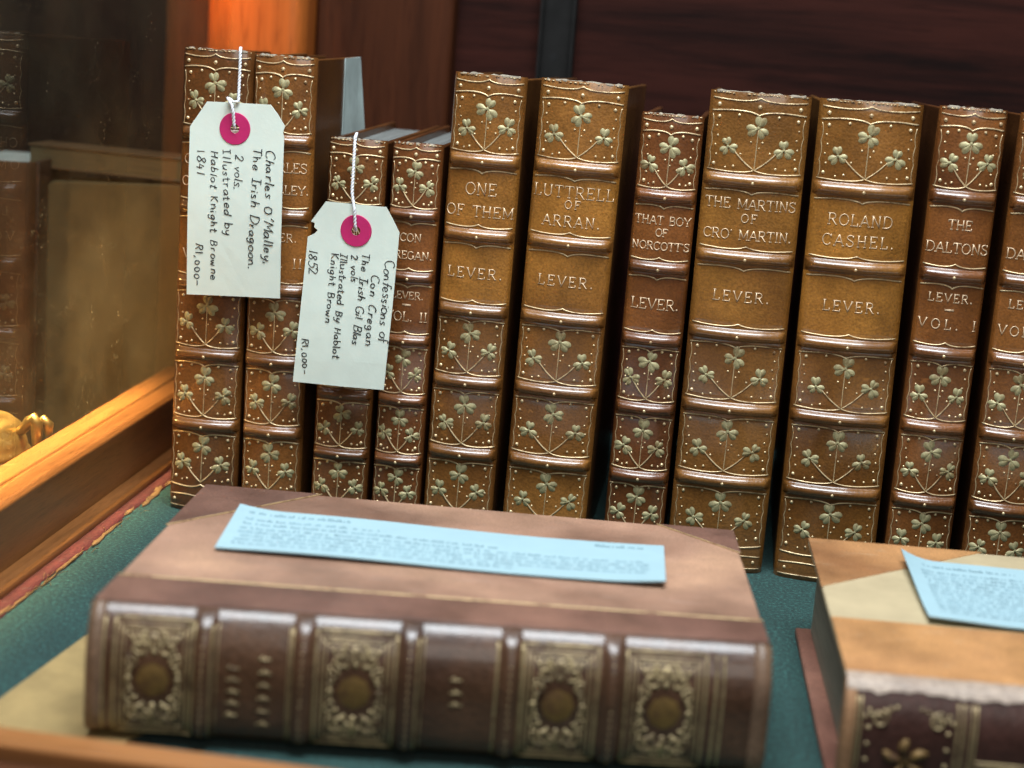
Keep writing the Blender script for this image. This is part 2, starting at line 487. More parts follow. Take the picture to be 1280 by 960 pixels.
# handwriting: unit = x-height 0.55, caps 1
def _hand():
    H = {}
    S = smooth_path
    o = lambda cx=0.25, w=0.22, h=0.27: arc(cx, 0.27, w, h, 80, 440, 14)
    H['a'] = (0.56, [S([(0.44, 0.44), (0.3, 0.54), (0.1, 0.42), (0.05, 0.2), (0.18, 0.02), (0.34, 0.12), (0.44, 0.4)]), [(0.44, 0.5), (0.44, 0.1), (0.52, 0.02)]])
    H['b'] = (0.54, [[(0.08, 1), (0.08, 0)], S([(0.08, 0.3), (0.22, 0.52), (0.42, 0.42), (0.44, 0.15), (0.25, 0), (0.08, 0.08)])])
    H['c'] = (0.5, [S([(0.42, 0.45), (0.28, 0.55), (0.08, 0.42), (0.06, 0.15), (0.22, 0), (0.44, 0.1)])])
    H['d'] = (0.56, [S([(0.42, 0.42), (0.25, 0.54), (0.06, 0.35), (0.08, 0.1), (0.24, 0), (0.42, 0.2)]), [(0.44, 1), (0.43, 0)]])
    H['e'] = (0.5, [S([(0.07, 0.25), (0.4, 0.32), (0.36, 0.5), (0.2, 0.55), (0.06, 0.35), (0.08, 0.1), (0.24, 0), (0.44, 0.1)])])
    H['f'] = (0.4, [S([(0.4, 0.9), (0.28, 1.0), (0.18, 0.85), (0.16, 0.4), (0.14, -0.05)]), [(0.02, 0.5), (0.34, 0.52)]])
    H['g'] = (0.54, [S([(0.42, 0.44), (0.26, 0.54), (0.07, 0.38), (0.1, 0.12), (0.26, 0.06), (0.42, 0.3)]), S([(0.43, 0.52), (0.42, 0.0), (0.34, -0.3), (0.16, -0.34), (0.06, -0.22)])])
    H['h'] = (0.54, [[(0.08, 1), (0.08, 0)], S([(0.08, 0.3), (0.24, 0.52), (0.4, 0.45), (0.42, 0.0)])])
    H['i'] = (0.24, [[(0.1, 0.5), (0.1, 0)], [(0.1, 0.74), (0.12, 0.78)]])
    H['l'] = (0.24, [[(0.1, 1), (0.1, 0.04), (0.16, 0)]])
    H['m'] = (0.76, [[(0.08, 0.52), (0.08, 0)], S([(0.08, 0.3), (0.22, 0.52), (0.34, 0.4), (0.35, 0)]), S([(0.35, 0.3), (0.5, 0.52), (0.62, 0.4), (0.64, 0)])])
    H['n'] = (0.54, [[(0.08, 0.54), (0.08, 0)], S([(0.08, 0.3), (0.24, 0.53), (0.4, 0.42), (0.42, 0)])])
    H['o'] = (0.52, [o()])
    H['r'] = (0.42, [[(0.08, 0.54), (0.08, 0)], S([(0.08, 0.28), (0.2, 0.5), (0.36, 0.5)])])
    H['s'] = (0.44, [S([(0.36, 0.48), (0.2, 0.55), (0.08, 0.42), (0.32, 0.2), (0.26, 0.02), (0.05, 0.05)])])
    H['t'] = (0.4, [S([(0.16, 0.9), (0.15, 0.12), (0.24, 0), (0.36, 0.06)]), [(0.0, 0.6), (0.34, 0.62)]])
    H['u'] = (0.54, [S([(0.06, 0.52), (0.08, 0.12), (0.22, 0), (0.4, 0.2)]), [(0.42, 0.53), (0.43, 0)]])
    H['v'] = (0.5, [[(0.04, 0.52), (0.22, 0), (0.44, 0.55)]])
    H['w'] = (0.68, [S([(0.04, 0.52), (0.16, 0), (0.32, 0.4), (0.46, 0), (0.62, 0.54)])])
    H['y'] = (0.52, [S([(0.05, 0.54), (0.1, 0.2), (0.24, 0.12), (0.4, 0.36)]), S([(0.42, 0.54), (0.38, 0.0), (0.26, -0.32), (0.08, -0.3)])])
    H['A'] = (0.7, [[(0.02, 0), (0.32, 1), (0.6, 0)], [(0.14, 0.36), (0.5, 0.36)]])
    H['B'] = (0.64, [[(0.1, 1), (0.1, 0)], S([(0.08, 0.98), (0.4, 0.96), (0.48, 0.74), (0.36, 0.56), (0.12, 0.52)]), S([(0.12, 0.52), (0.44, 0.48), (0.56, 0.24), (0.4, 0.03), (0.06, 0.0)])])
    H['C'] = (0.66, [S([(0.58, 0.86), (0.4, 1.0), (0.14, 0.84), (0.05, 0.48), (0.14, 0.1), (0.38, 0.0), (0.6, 0.12)])])
    H['D'] = (0.72, [[(0.1, 1), (0.1, 0)], S([(0.04, 0.98), (0.38, 0.95), (0.62, 0.66), (0.58, 0.28), (0.34, 0.03), (0.04, 0.0)])])
    H['G'] = (0.70, [S([(0.58, 0.86), (0.4, 1.0), (0.14, 0.84), (0.05, 0.48), (0.14, 0.1), (0.38, 0.0), (0.58, 0.14), (0.6, 0.42)]), [(0.4, 0.42), (0.66, 0.42)]])
    H['H'] = (0.66, [[(0.08, 1), (0.08, 0)], [(0.54, 1), (0.54, 0)], [(0.08, 0.5), (0.54, 0.54)]])
    H['I'] = (0.46, [[(0.22, 1), (0.22, 0)], [(0.04, 1), (0.42, 1)], [(0.04, 0), (0.42, 0)]])
    H['K'] = (0.62, [[(0.1, 1), (0.1, 0)], [(0.5, 1), (0.12, 0.48), (0.54, 0)]])
    H['M'] = (0.78, [[(0.06, 0), (0.12, 1), (0.36, 0.35), (0.62, 1), (0.68, 0)]])
    H['O'] = (0.74, [arc(0.35, 0.5, 0.30, 0.5, 90, 450, 18)])
    H['R'] = (0.66, [[(0.1, 1), (0.1, 0)], S([(0.06, 0.98), (0.4, 0.97), (0.5, 0.75), (0.36, 0.52), (0.12, 0.48)]), [(0.26, 0.5), (0.56, 0)]])
    H['T'] = (0.62, [[(0.3, 1), (0.28, 0)], [(0.02, 0.98), (0.6, 1.0)]])
    H['0'] = (0.5, [arc(0.23, 0.32, 0.19, 0.32, 90, 450, 14)])
    H['1'] = (0.3, [[(0.12, 1), (0.12, 0)]])
    H['2'] = (0.58, [S([(0.06, 0.78), (0.24, 1.0), (0.46, 0.84), (0.4, 0.55), (0.06, 0.04)]), [(0.06, 0.03), (0.54, 0.05)]])
    H['4'] = (0.58, [[(0.2, 1), (0.04, 0.42), (0.5, 0.44)], [(0.36, 0.75), (0.36, 0)]])
    H['5'] = (0.56, [[(0.48, 1), (0.12, 0.98), (0.1, 0.6)], S([(0.1, 0.58), (0.38, 0.6), (0.48, 0.3), (0.3, 0.02), (0.04, 0.06)])])
    H['8'] = (0.56, [S([(0.44, 0.86), (0.26, 1.0), (0.1, 0.8), (0.26, 0.54), (0.46, 0.26), (0.26, 0.0), (0.06, 0.22), (0.26, 0.52), (0.44, 0.8)])])
    H["'"] = (0.26, [[(0.14, 1.12), (0.10, 0.95), (0.04, 0.76)]])
    H[','] = (0.28, [[(0.1, 0.06), (0.02, -0.18)]])
    H['.'] = (0.30, [[(0.06, 0.0), (0.14, 0.06), (0.22, 0.02)]])
    H['-'] = (0.5, [[(0.06, 0.34), (0.42, 0.36)]])
    H[' '] = (0.44, [])
    return H
HAND = _hand()

def text_width(font, txt, track):
    return sum(font[c][0] + track for c in txt) - track

def text_strokes(font, txt, track=0.0, jitter=0.0, rnd=None):
    x = 0
    out = []
    for c in txt:
        adv, st = font[c]
        dy = (rnd.uniform(-1, 1) * jitter) if rnd else 0
        k = 1 + ((rnd.uniform(-1, 1) * jitter * 2.4) if rnd else 0)
        sl = (rnd.uniform(-1, 1) * jitter * 2.6) if rnd else 0
        for s in st:
            e = (lambda: rnd.uniform(-1, 1) * jitter * 0.35) if rnd else (lambda: 0)
            out.append([(x + px * k + sl * py + e(), py * k + dy + e()) for px, py in s])
        x += adv + track
    return out, x - track

# ------------------------------------------------------------------ THE SETTING
FELT, nt, b = nodes("green_felt")
v = coords(nt)
n0 = N(nt, "ShaderNodeTexNoise", Scale=14, Detail=5, Roughness=0.6)
n1 = N(nt, "ShaderNodeTexNoise", Scale=620, Detail=5, Roughness=0.8)
nt.links.new(v, n0.inputs["Vector"])
nt.links.new(v, n1.inputs["Vector"])
c0 = ramp(nt, n0.outputs["Fac"], [(0.3, (0.010, 0.046, 0.042)), (0.7, (0.019, 0.074, 0.067))])
c1 = ramp(nt, n1.outputs["Fac"], [(0.36, (0.25, 0.25, 0.25)), (0.52, (0.9, 0.9, 0.9)), (0.66, (3.2, 3.0, 2.9))])
mx = N(nt, "ShaderNodeMix", data_type='RGBA', blend_type='MULTIPLY')
mx.inputs[0].default_value = 0.8
nt.links.new(c0, mx.inputs[6])
nt.links.new(c1, mx.inputs[7])
nt.links.new(mx.outputs[2], b.inputs["Base Color"])
b.inputs["Roughness"].default_value = 0.95
b.inputs["Sheen Weight"].default_value = 0.08
bp = N(nt, "ShaderNodeBump", Strength=0.8, Distance=0.0006)
nt.links.new(n1.outputs["Fac"], bp.inputs["Height"])
nt.links.new(bp.outputs[0], b.inputs["Normal"])

m = MB()
m.box((-0.0265, -0.298, -0.02), (0.75, 0.2395, 0.0))
o = m.build("shelf_floor", FELT)
o["kind"] = "structure"

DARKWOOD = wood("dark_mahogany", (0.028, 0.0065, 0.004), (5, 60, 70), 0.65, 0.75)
RAILWOOD = wood("rail_mahogany", (0.215, 0.085, 0.025), (230, 16, 230), 0.32, 0.30)
POSTWOOD = wood("post_mahogany", (0.40, 0.11, 0.02), (90, 90, 6), 0.35, 0.25)

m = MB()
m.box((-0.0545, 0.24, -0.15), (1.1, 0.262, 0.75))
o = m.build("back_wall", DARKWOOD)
o["kind"] = "structure"
m = MB()
m.box((-3.0, 1.6, -1.0), (3.0, 1.65, 2.0))
o = m.build("room_wall", plain("dim_plaster", (0.030, 0.022, 0.022), 0.8))
o["kind"] = "structure"
m = MB()
m.box((-1.2, -0.9, -0.05), (-0.0545, 0.2395, -0.03))
o = m.build("table_top", wood("table_oak", (0.16, 0.085, 0.035), (7, 90, 90), 0.4), bevel=0.002)
o["kind"] = "structure"

# ------------------------------------------------------------------ THE CASE
case = thing("display_case", "mahogany display case with low wooden rails, a side glass pane and worn green lining", "display case", (0, 0, 0))
m = MB()
prof = [(-0.0275, -0.02), (-0.0275, 0.0325), (-0.0293, 0.0345), (-0.0378, 0.0345), (-0.0378, 0.0330), (-0.0402, 0.0330), (-0.0402, 0.0345), (-0.0512, 0.0345), (-0.0530, 0.0327), (-0.0530, -0.02)]
P0 = [(x, -0.34, z) for x, z in prof]
P1 = [(x, 0.198, z) for x, z in prof]
n = len(prof)
m.add(P0 + P1, [tuple(range(n)), tuple(range(n, 2 * n))] + [(i, (i + 1) % n, n + (i + 1) % n, n + i) for i in range(n)], 0, False)
rail = m.build("side_rail", RAILWOOD, case, bevel=0.0007)
m = MB()
bp_ = [(-0.0273, 0.0005), (-0.0207, 0.0005), (-0.0207, 0.0022)] + [(-0.0273 + 0.0066 * math.cos(a) , 0.0022 + 0.0036 * math.sin(a)) for a in (0.3, 0.65, 1.0, 1.3)] + [(-0.0273, 0.0060)]
P0 = [(x, -0.297, z) for x, z in bp_]
P1 = [(x, 0.198, z) for x, z in bp_]
n = len(bp_)
m.add(P0 + P1, [tuple(range(n)), tuple(range(n, 2 * n))] + [(i, (i + 1) % n, n + (i + 1) % n, n + i) for i in range(n)], 0, False)
m.build("bead", RAILWOOD, rail)

# front rail (slightly turned in plan like the photo)
m = MB()
m.box((-0.027, -0.3125, -0.02), (0.75, -0.3005, 0.0215))
fr = m.build("front_rail", wood("front_mahogany", (0.36, 0.15, 0.05), (7, 160, 160), 0.32, 0.4), case, bevel=0.0012)
m = MB()
m.box((-0.027, -0.335, -0.02), (0.75, -0.3130, 0.0165))
m.build("ledge", wood("ledge_mahogany", (0.10, 0.035, 0.014), (7, 160, 160), 0.4, 0.5), fr, bevel=0.0012)

m = MB()
m.box((-0.0545, 0.199, -0.03), (0.003, 0.2395, 0.70))
m.build("corner_post", POSTWOOD, case, bevel=0.009, bseg=4)
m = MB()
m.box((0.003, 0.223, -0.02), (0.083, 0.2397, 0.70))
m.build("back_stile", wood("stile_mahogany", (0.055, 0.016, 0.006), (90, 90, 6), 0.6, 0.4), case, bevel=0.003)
UPR = plain("grey_metal", (0.014, 0.0135, 0.013), 0.75, 0.0)
UPR.node_tree.nodes["Principled BSDF"].inputs["Specular IOR Level"].default_value = 0.1
m = MB()
x0, x1 = 0.131, 0.151
m.box((x0, 0.2345, 0.0), (x1, 0.2395, 0.70))
m.box((x0, 0.2285, 0.0), (x0 + 0.0016, 0.2344, 0.70))
m.box((x1 - 0.0016, 0.2285, 0.0), (x1, 0.2344, 0.70))
for k in range(14):
    zc = 0.017 + k * 0.05
    m.add([(0.1395 + 0.0024 * math.cos(a), 0.23435, zc + 0.0024 * math.sin(a)) for a in [i * math.pi / 6 for i in range(12)]], [tuple(range(12))], 1)
m.build("metal_upright", [UPR, plain("black_hole", (0.003, 0.003, 0.003), 0.9)], case)

# glass
GL = bpy.data.materials.new("case_glass")
GL.use_nodes = True
nt = GL.node_tree
nt.nodes.clear()
out = nt.nodes.new("ShaderNodeOutputMaterial")
tr = nt.nodes.new("ShaderNodeBsdfTransparent")
tr.inputs[0].default_value = (0.95, 0.97, 0.95, 1)
gl = nt.nodes.new("ShaderNodeBsdfGlossy")
gl.inputs["Roughness"].default_value = 0.015
fz = N(nt, "ShaderNodeFresnel", IOR=1.5)
geo = nt.nodes.new("ShaderNodeNewGeometry")
inv = N(nt, "ShaderNodeMath", operation='SUBTRACT')
inv.inputs[0].default_value = 1.0
nt.links.new(geo.outputs["Backfacing"], inv.inputs[1])
f2 = N(nt, "ShaderNodeMath", operation='MULTIPLY')
nt.links.new(fz.outputs[0], f2.inputs[0])
nt.links.new(inv.outputs[0], f2.inputs[1])
f3 = N(nt, "ShaderNodeMath", operation='MULTIPLY')
f3.inputs[1].default_value = 1.1
f3.use_clamp = True
nt.links.new(f2.outputs[0], f3.inputs[0])
mix = nt.nodes.new("ShaderNodeMixShader")
nt.links.new(f3.outputs[0], mix.inputs[0])
nt.links.new(tr.outputs[0], mix.inputs[1])
nt.links.new(gl.outputs[0], mix.inputs[2])
# dust and smears lying on the glass
dv = coords(nt)
dn = N(nt, "ShaderNodeTexVoronoi", Scale=330)
nt.links.new(dv, dn.inputs["Vector"])
dk = ramp(nt, dn.outputs["Distance"], [(0.08, (1, 1, 1)), (0.22, (0, 0, 0))])
dn2 = N(nt, "ShaderNodeTexNoise", Scale=55, Detail=5)
nt.links.new(dv, dn2.inputs["Vector"])
dk2 = ramp(nt, dn2.outputs["Fac"], [(0.50, (0, 0, 0)), (0.72, (1, 1, 1))])
dm = N(nt, "ShaderNodeMath", operation='MULTIPLY')
nt.links.new(dk, dm.inputs[0])
nt.links.new(dk2, dm.inputs[1])
sm = N(nt, "ShaderNodeTexNoise", Scale=9, Detail=6, Roughness=0.7)
nt.links.new(dv, sm.inputs["Vector"])
smr = N(nt, "ShaderNodeMapRange")
smr.inputs[1].default_value, smr.inputs[2].default_value = 0.35, 0.75
smr.inputs[3].default_value, smr.inputs[4].default_value = 0.0, 0.09
nt.links.new(sm.outputs["Fac"], smr.inputs[0])
da = N(nt, "ShaderNodeMath", operation='ADD')
dmm = N(nt, "ShaderNodeMath", operation='MULTIPLY')
dmm.inputs[1].default_value = 0.55
nt.links.new(dm.outputs[0], dmm.inputs[0])
nt.links.new(dmm.outputs[0], da.inputs[0])
nt.links.new(smr.outputs[0], da.inputs[1])
df = nt.nodes.new("ShaderNodeBsdfDiffuse")
df.inputs[0].default_value = (0.55, 0.42, 0.24, 1)
tl = nt.nodes.new("ShaderNodeBsdfTranslucent")
tl.inputs[0].default_value = (0.7, 0.64, 0.5, 1)
dmix = nt.nodes.new("ShaderNodeMixShader")
nt.links.new(df.outputs[0], dmix.inputs[1])
nt.links.new(tl.outputs[0], dmix.inputs[2])
mix2 = nt.nodes.new("ShaderNodeMixShader")
nt.links.new(da.outputs[0], mix2.inputs[0])
nt.links.new(mix.outputs[0], mix2.inputs[1])
nt.links.new(dmix.outputs[0], mix2.inputs[2])
nt.links.new(mix2.outputs[0], out.inputs[0])
m = MB()
m.box((-0.0399, -0.33, 0.0331), (-0.0381, 0.1985, 0.62))
m.build("glass_pane", GL, case)

# red edging strip with frayed fibres beside the bead
RED = leather("red_edging", (0.085, 0.012, 0.013), 0.7, 700, 0.8, wear=(0.13, 0.12, 0.11), blot=70)
rnd = random.Random(3)
m = MB()
ny = 150
L, Rr = [], []
for i in range(ny + 1):
    y = lerp(-0.2975, 0.19, i / ny)
    wv = 0.0008 * math.sin(y * 70) + rnd.uniform(-0.0006, 0.0006)
    L.append((-0.0205, y, 0.0007))
    Rr.append((-0.0135 + wv, y, 0.0004))
base = [(p[0], p[1], 0.0001) for p in L], [(p[0], p[1], 0.0001) for p in Rr]
m.grid([base[0], L, Rr, base[1]], 0)
m.build("edging_strip", RED, case)
FRAY = wood("bare_veneer", (0.22, 0.13, 0.06), (140, 8, 140), 0.7, 0.5)
m = MB()
y = -0.29
while y < 0.12:
    ln = rnd.uniform(0.008, 0.032)
    x = -0.0132 + rnd.uniform(-0.0016, 0.0014)
    wd = rnd.uniform(0.0005, 0.0018)
    pts_l, pts_r = [], []
    for k in range(9):
        t = k / 8
        wk = wd * math.sin(math.pi * min(0.97, t + 0.03)) * rnd.uniform(0.7, 1.1)
        xx = x + rnd.uniform(-0.0003, 0.0003)
        zz = 0.0008 + 0.0006 * rnd.random()
        pts_l.append((xx - wk, y + ln * t, zz))
        pts_r.append((xx + wk, y + ln * t, zz - 0.0002))
    lo_l = [(p[0], p[1], 0.0003) for p in pts_l]
    lo_r = [(p[0], p[1], 0.0003) for p in pts_r]
    m.grid([lo_l, pts_l, pts_r, lo_r], 0)
    y += ln * rnd.uniform(0.5, 1.3)
for k in range(70):
    x, y = -0.0115 + rnd.uniform(-0.003, 0.003), rnd.uniform(-0.28, 0.1)
    a = rnd.uniform(-0.5, 0.5) + math.pi / 2
    l = rnd.uniform(0.003, 0.010)
    m.tube([(x, y, 0.0010), (x + l * 0.5 * math.cos(a), y + l * 0.5 * math.sin(a), 0.0016), (x + l * math.cos(a), y + l * math.sin(a), 0.0009)], 0.00013, 0, 4)
m.build("frayed_edge", FRAY, case)

# tan sheet standing in for a glass reflection at the front of the lining
m = MB()
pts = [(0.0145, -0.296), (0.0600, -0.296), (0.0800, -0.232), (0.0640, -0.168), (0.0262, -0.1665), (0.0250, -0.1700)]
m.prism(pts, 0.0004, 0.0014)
o = m.build("reflection_sheet", paper("tan_reflection", (0.37, 0.26, 0.105), 0.8, var=0.25), bevel=0.0004)
tag(o, "tan glass reflection built as a sheet, under the left end of the flat brown volume", "card")

# ------------------------------------------------------------------ SHAMROCKS
def lobe(m, cx, cz, ang, r, h, yf, mat):
    """one heart-shaped leaflet, domed towards the viewer"""
    nphi, nr = 14, 5
    A = 50
    P = []
    for i in range(nphi + 1):
        ph = lerp(-A, A, i / nphi)
        q = abs(ph) / A
        rad = r * (1.02 - 0.20 * math.exp(-(ph / 9) ** 2)) * (1 - 0.55 * q ** 3.2)
        row = []
        for j in range(nr + 1):
            t = j / nr
            a = R(ang + ph * (0.72 + 0.28 * t))
            x, z = cx + math.cos(a) * rad * (0.06 + 0.94 * t), cz + math.sin(a) * rad * (0.06 + 0.94 * t)
            hh = h * (math.sin(math.pi * min(1, t * 0.80 + 0.12)) ** 0.6 if t < 1 else 0) * (1 - 0.38 * math.exp(-(ph / 6) ** 2)) * (1 - 0.9 * q ** 3)
            row.append((x, yf(x, z) - hh - 0.00005, z))
        P.append(row)
    m.grid(P, mat)

def shamrock(m, cx, cz, r, h, yf, rot, mat):
    for k in (90, 212, -32):
        lobe(m, cx, cz, k + rot, r * (1.0 + 0.07 * math.sin(k + rot * 3)), h, yf, mat)
    m.dome((cx, yf(cx, cz) - h * 0.35, cz), r * 0.16, h * 0.5, mat)

# ------------------------------------------------------------------ STANDING BOOKS
D_BOOK = 0.138
BAND_Z = [0.1772, 0.1437, 0.1093, 0.0760, 0.0424]   # for a 215 mm book

def brace(x0, x1, z, amp, n=36, up=1):
    """wavy line with a cusp in the middle, ends turned"""
    out = []
    for i in range(n + 1):
        t = i / n
        a = abs(2 * t - 1)
        s_ = (math.exp(-a * 9) * 1.0 - 0.45 * math.sin(math.pi * a) + 0.25 * a * a) * amp * up
        out.append((lerp(x0, x1, t), z + s_))
    return out

def standing_book(x_mid, width, H, lean, col, lines, label, seed, depth=D_BOOK, sheen_side=False, dark=1.0, yaw=0.0, push=0.0):
    rb = random.Random(seed)
    s = H / 0.215
    tone = rb.uniform(0.86, 1.12)
    col = (col[0] * tone, col[1] * tone * rb.uniform(0.94, 1.08), col[2] * tone)
    b_ = thing("bound_novel", label, "book", (x_mid, push, 0.0002), (0, R(lean), R(yaw)), "brown leather novels standing in a row")
    bands = [z * s for z in BAND_Z]
    hw = width / 2
    bulge = 0.0016 + 0.055 * width
    def prof_x(x):
        t = min(1.0, abs(x) / hw)
        return bulge * (1 - t * t) - 0.0022 * max(0, (t - 0.86) / 0.14) ** 2.2
    def band_h(x, z):
        t = min(1.0, abs(x) / hw)
        fade = max(0.0, 1 - max(0, (t - 0.86) / 0.12)) ** 0.6 if t < 0.98 else 0
        h = 0
        for zb in bands:
            d = (z - zb) / (0.0025 * s)
            if abs(d) < 2.2:
                if abs(d) < 1:
                    h += 0.0029 * math.sqrt(max(0, 1 - d * d)) * fade
                else:
                    h -= 0.00012 * math.sin((abs(d) - 1) / 1.2 * math.pi) * fade
        return h
    def yf(x, z):
        return -(prof_x(x) + band_h(x, z))
    # --- spine
    m = MB()
    xs = [hw * math.sin(lerp(-math.pi / 2, math.pi / 2, i / 30)) for i in range(31)]
    zs = set()
    for i in range(61):
        zs.add(round(H * i / 60, 6))
    for zb in bands:
        for k in range(-16, 17):
            zs.add(round(zb + 0.0025 * s * k / 7.0, 6))
    zs = sorted(z for z in zs if 0 <= z <= H)
    zz = [zs[0]]
    for z in zs[1:]:
        if z - zz[-1] > 0.0002:
            zz.append(z)
    zz[-1] = H
    P = []
    for x in xs:
        row = []
        for z in zz:
            y = yf(x, z)
            e = min(z, H - z)
            if e < 0.0016:
                y += 0.0009 * (1 - e / 0.0016) ** 2
            row.append((x, y, z))
        P.append(row)
    def pm(i, j):
        z = (zz[j] + zz[j + 1]) / 2
        if bands[2] < z < bands[0] and all(abs(z - q) > 0.0031 * s for q in bands[:3]):
            return 1
        return 0
    m.grid(P, 0, matf=pm)
    yb = 0.0026
    back = [[(x * 0.97, yb, z) for z in (0, H)] for x in xs]
    m.grid(back, 0, flip=True)
    n_ = len(xs)
    for zi, zq in ((0, 0.0), (-1, H)):
        top = [P[i][zi] for i in range(n_)] + [(xs[i] * 0.97, yb, zq) for i in range(n_)]
        m.add(top, [(i, i + 1, n_ + i + 1, n_ + i) for i in range(n_ - 1)], 0, False)
    for i in (0, n_ - 1):
        sd = P[i] + [(xs[i] * 0.97, yb, z) for z in zz]
        k = len(zz)
        m.add(sd, [(j, j + 1, k + j + 1, k + j) for j in range(k - 1)], 0, True)
    # --- gold tooling
    G = 2
    def gline(pts, r=0.00030, mat=G):
        pts = [(x, z) for x, z in pts if abs(x) <= hw * 0.985]
        m.tube([(x, yf(x, z) - r * 0.25, z) for x, z in pts], r, mat, 5)
    def gdot(x, z, r):
        if abs(x) < hw * 0.97:
            m.dome((x, yf(x, z) + 0.00005, z), r, r * 0.75, G)
    e = hw * 0.93
    def seg_line(p, q, n=10):
        return [(lerp(p[0], q[0], i / n), lerp(p[1], q[1], i / n)) for i in range(n + 1)]
    # head
    gline(brace(-e, e, H - 0.0032 * s, 0.0011 * s, up=1), 0.00030)
    gline(brace(-e, e, H - 0.0083 * s, 0.0012 * s, up=-1), 0.00034)
    for x in (-e * 0.86, 0, e * 0.86):
        gdot(x, H - 0.0058 * s, 0.00095)
    # worn flecks of the gilt roll on the head edge
    x = -e
    while x < e:
        l = rb.uniform(0.0004, 0.0016)
        if rb.random() < 0.75:
            z = H - 0.0005 - rb.random() * 0.0003
            m.tube([(x, yf(x, z) + 0.0004, z), (min(x + l, e), yf(min(x + l, e), z) + 0.0004, z)], 0.00022 + 0.00012 * rb.random(), G, 4)
        x += l + rb.uniform(0.0002, 0.0009)
    # tail
    gline(brace(-e, e, 0.0125 * s, 0.0011 * s, up=1), 0.00034)
    gline(brace(-e, e, 0.0078 * s, 0.0010 * s, up=-1), 0.00030)
    gline(seg_line((-e, 0.0022 * s), (e, 0.0022 * s), 20), 0.00026)
    for x in (-e * 0.86, 0, e * 0.86):
        gdot(x, 0.0052 * s, 0.0008)
    # around each band
    for zb in bands:
        gline(brace(-e, e, zb + 0.0039 * s, 0.0010 * s, up=1), 0.00030)
        gline(brace(-e, e, zb - 0.0046 * s, 0.0012 * s, up=-1), 0.00036)
        gdot(0, zb - 0.0006, 0.00075)
    # ornament panels
    panels = [(bands[0] + 0.0040 * s, H - 0.0090 * s), (bands[3] + 0.0040 * s, bands[2] - 0.0046 * s), (bands[4] + 0.0040 * s, bands[3] - 0.0046 * s), (0.0140 * s, bands[4] - 0.0046 * s)]
    for z0, z1 in panels:
        for sx in (-1, 1):
            pts = []
            for i in range(25):
                t = i / 24
                pts.append((sx * (e - 0.0004 - 0.0006 * abs(math.sin(t * math.pi * 3))), lerp(z0, z1 - 0.001, t)))
            gline(pts, 0.00017)
            for k in range(6):
                gdot(sx * (e - 0.0026 - 0.0007 * (k % 2)), lerp(z0 + 0.0025, z1 - 0.002, k / 5), 0.00085 if k in (0, 5) else 0.0005)
        for fx, fz, r in ((-0.45, 0.08, .0006), (0.45, 0.08, .0006), (-0.12, 0.52, .0005), (0.12, 0.52, .0005), (-0.42, 0.97, .0007), (0.42, 0.97, .0007), (-0.32, 0.3, .0005), (0.30, 0.34, .0005), (0.0 + 0.06, 0.42, .0004), (-0.62, 0.05, .0005), (0.66, 0.07, .0005)):
            gdot(fx * e, lerp(z0, z1, fz), r)
    # lettering
    T = 3
    for txt, z, cap, wid in lines:
        z *= s
        tw = text_width(CAPS, txt, 0.0) * cap
        nchar = max(1, len(txt) - 1)
        track = (wid - tw) / nchar / cap
        if track < -0.05:
            cap = cap * wid / tw
            track = 0
        strokes, W = text_strokes(CAPS, txt, track)
        for st in strokes:
            pts = []
            for a, c in zip(st[:-1], st[1:]):
                k = max(1, int(math.hypot(c[0] - a[0], c[1] - a[1]) / 0.34))
                pts += [(lerp(a[0], c[0], i / k), lerp(a[1], c[1], i / k)) for i in range(k)]
            pts.append(st[-1])
            q = [((px - W / 2) * cap, z + (py - 0.5) * cap) for px, py in pts]
            q = [(max(-hw * 0.97, min(hw * 0.97, x)), zz_) for x, zz_ in q]
            m.tube([(x, yf(x, zq) - 0.00002, zq) for x, zq in q], 0.00024, T, 5)
    mat = leather("calf_leather", mul(col, dark), 0.34, 900, 0.42, seed=seed * 1.37, coat=0.85, scuff=mul(col, 1.9))
    mat2 = leather("calf_title_leather", mul(tuple(c * k for c, k in zip(col, (1.32, 1.34, 1.15))), dark), 0.34, 900, 0.45, seed=seed * 1.37 + 5, coat=0.85, scuff=mul(col, 2.1))
    sp = m.build("spine", [mat, mat2, GOLD, GOLDTXT], b_)
    # --- shamrock sprigs, one per ornament panel
    sc = 0.93 + 0.10 * min(1, width / 0.044)
    if H < 0.19:
        sc *= 0.88
    sxo = min(0.0118, hw * 0.56) * 1.0
    ph0 = panels[1][1] - panels[1][0]
    for z0, z1 in panels:
        ms = MB()
        zv = z0 + 0.0008
        hz = min(0.0182 * s, (z1 - z0) * 0.74)
        hs = hz * 0.52
        yl = lambda x, z: yf(x, z)
        r_ = rb.uniform(-24, 24)
        shamrock(ms, 0.0002, zv + hz, 0.0051 * sc, 0.00055, yl, r_, 0)
        j1, j2 = rb.uniform(-0.0006, 0.0006), rb.uniform(-0.0006, 0.0006)
        shamrock(ms, -sxo + j1, zv + hs + j2, 0.0042 * sc * rb.uniform(0.95, 1.06), 0.00055, yl, rb.uniform(-30, 35), 0)
        shamrock(ms, sxo - j2, zv + hs * 1.04 + j1, 0.0042 * sc * rb.uniform(0.95, 1.06), 0.00055, yl, rb.uniform(-35, 30), 0)
        for (tx, tz, w_) in ((0.0002, zv + hz, 0.00022), (-sxo * 0.88, zv + hs * 0.95, 0.00036), (sxo * 0.88, zv + hs, 0.00028)):
            pts = []
            for i in range(11):
                t = i / 10
                px = lerp(0, tx, t)
                pz = lerp(zv, tz, t) - (0.0007 * math.sin(math.pi * t) if tx else 0)
                pts.append((px, yl(px, pz) - w_ * 0.2, pz))
            ms.tube(pts, w_, 1, 5)
        ms.build("shamrock_sprig", [LEAF, GOLD], sp)
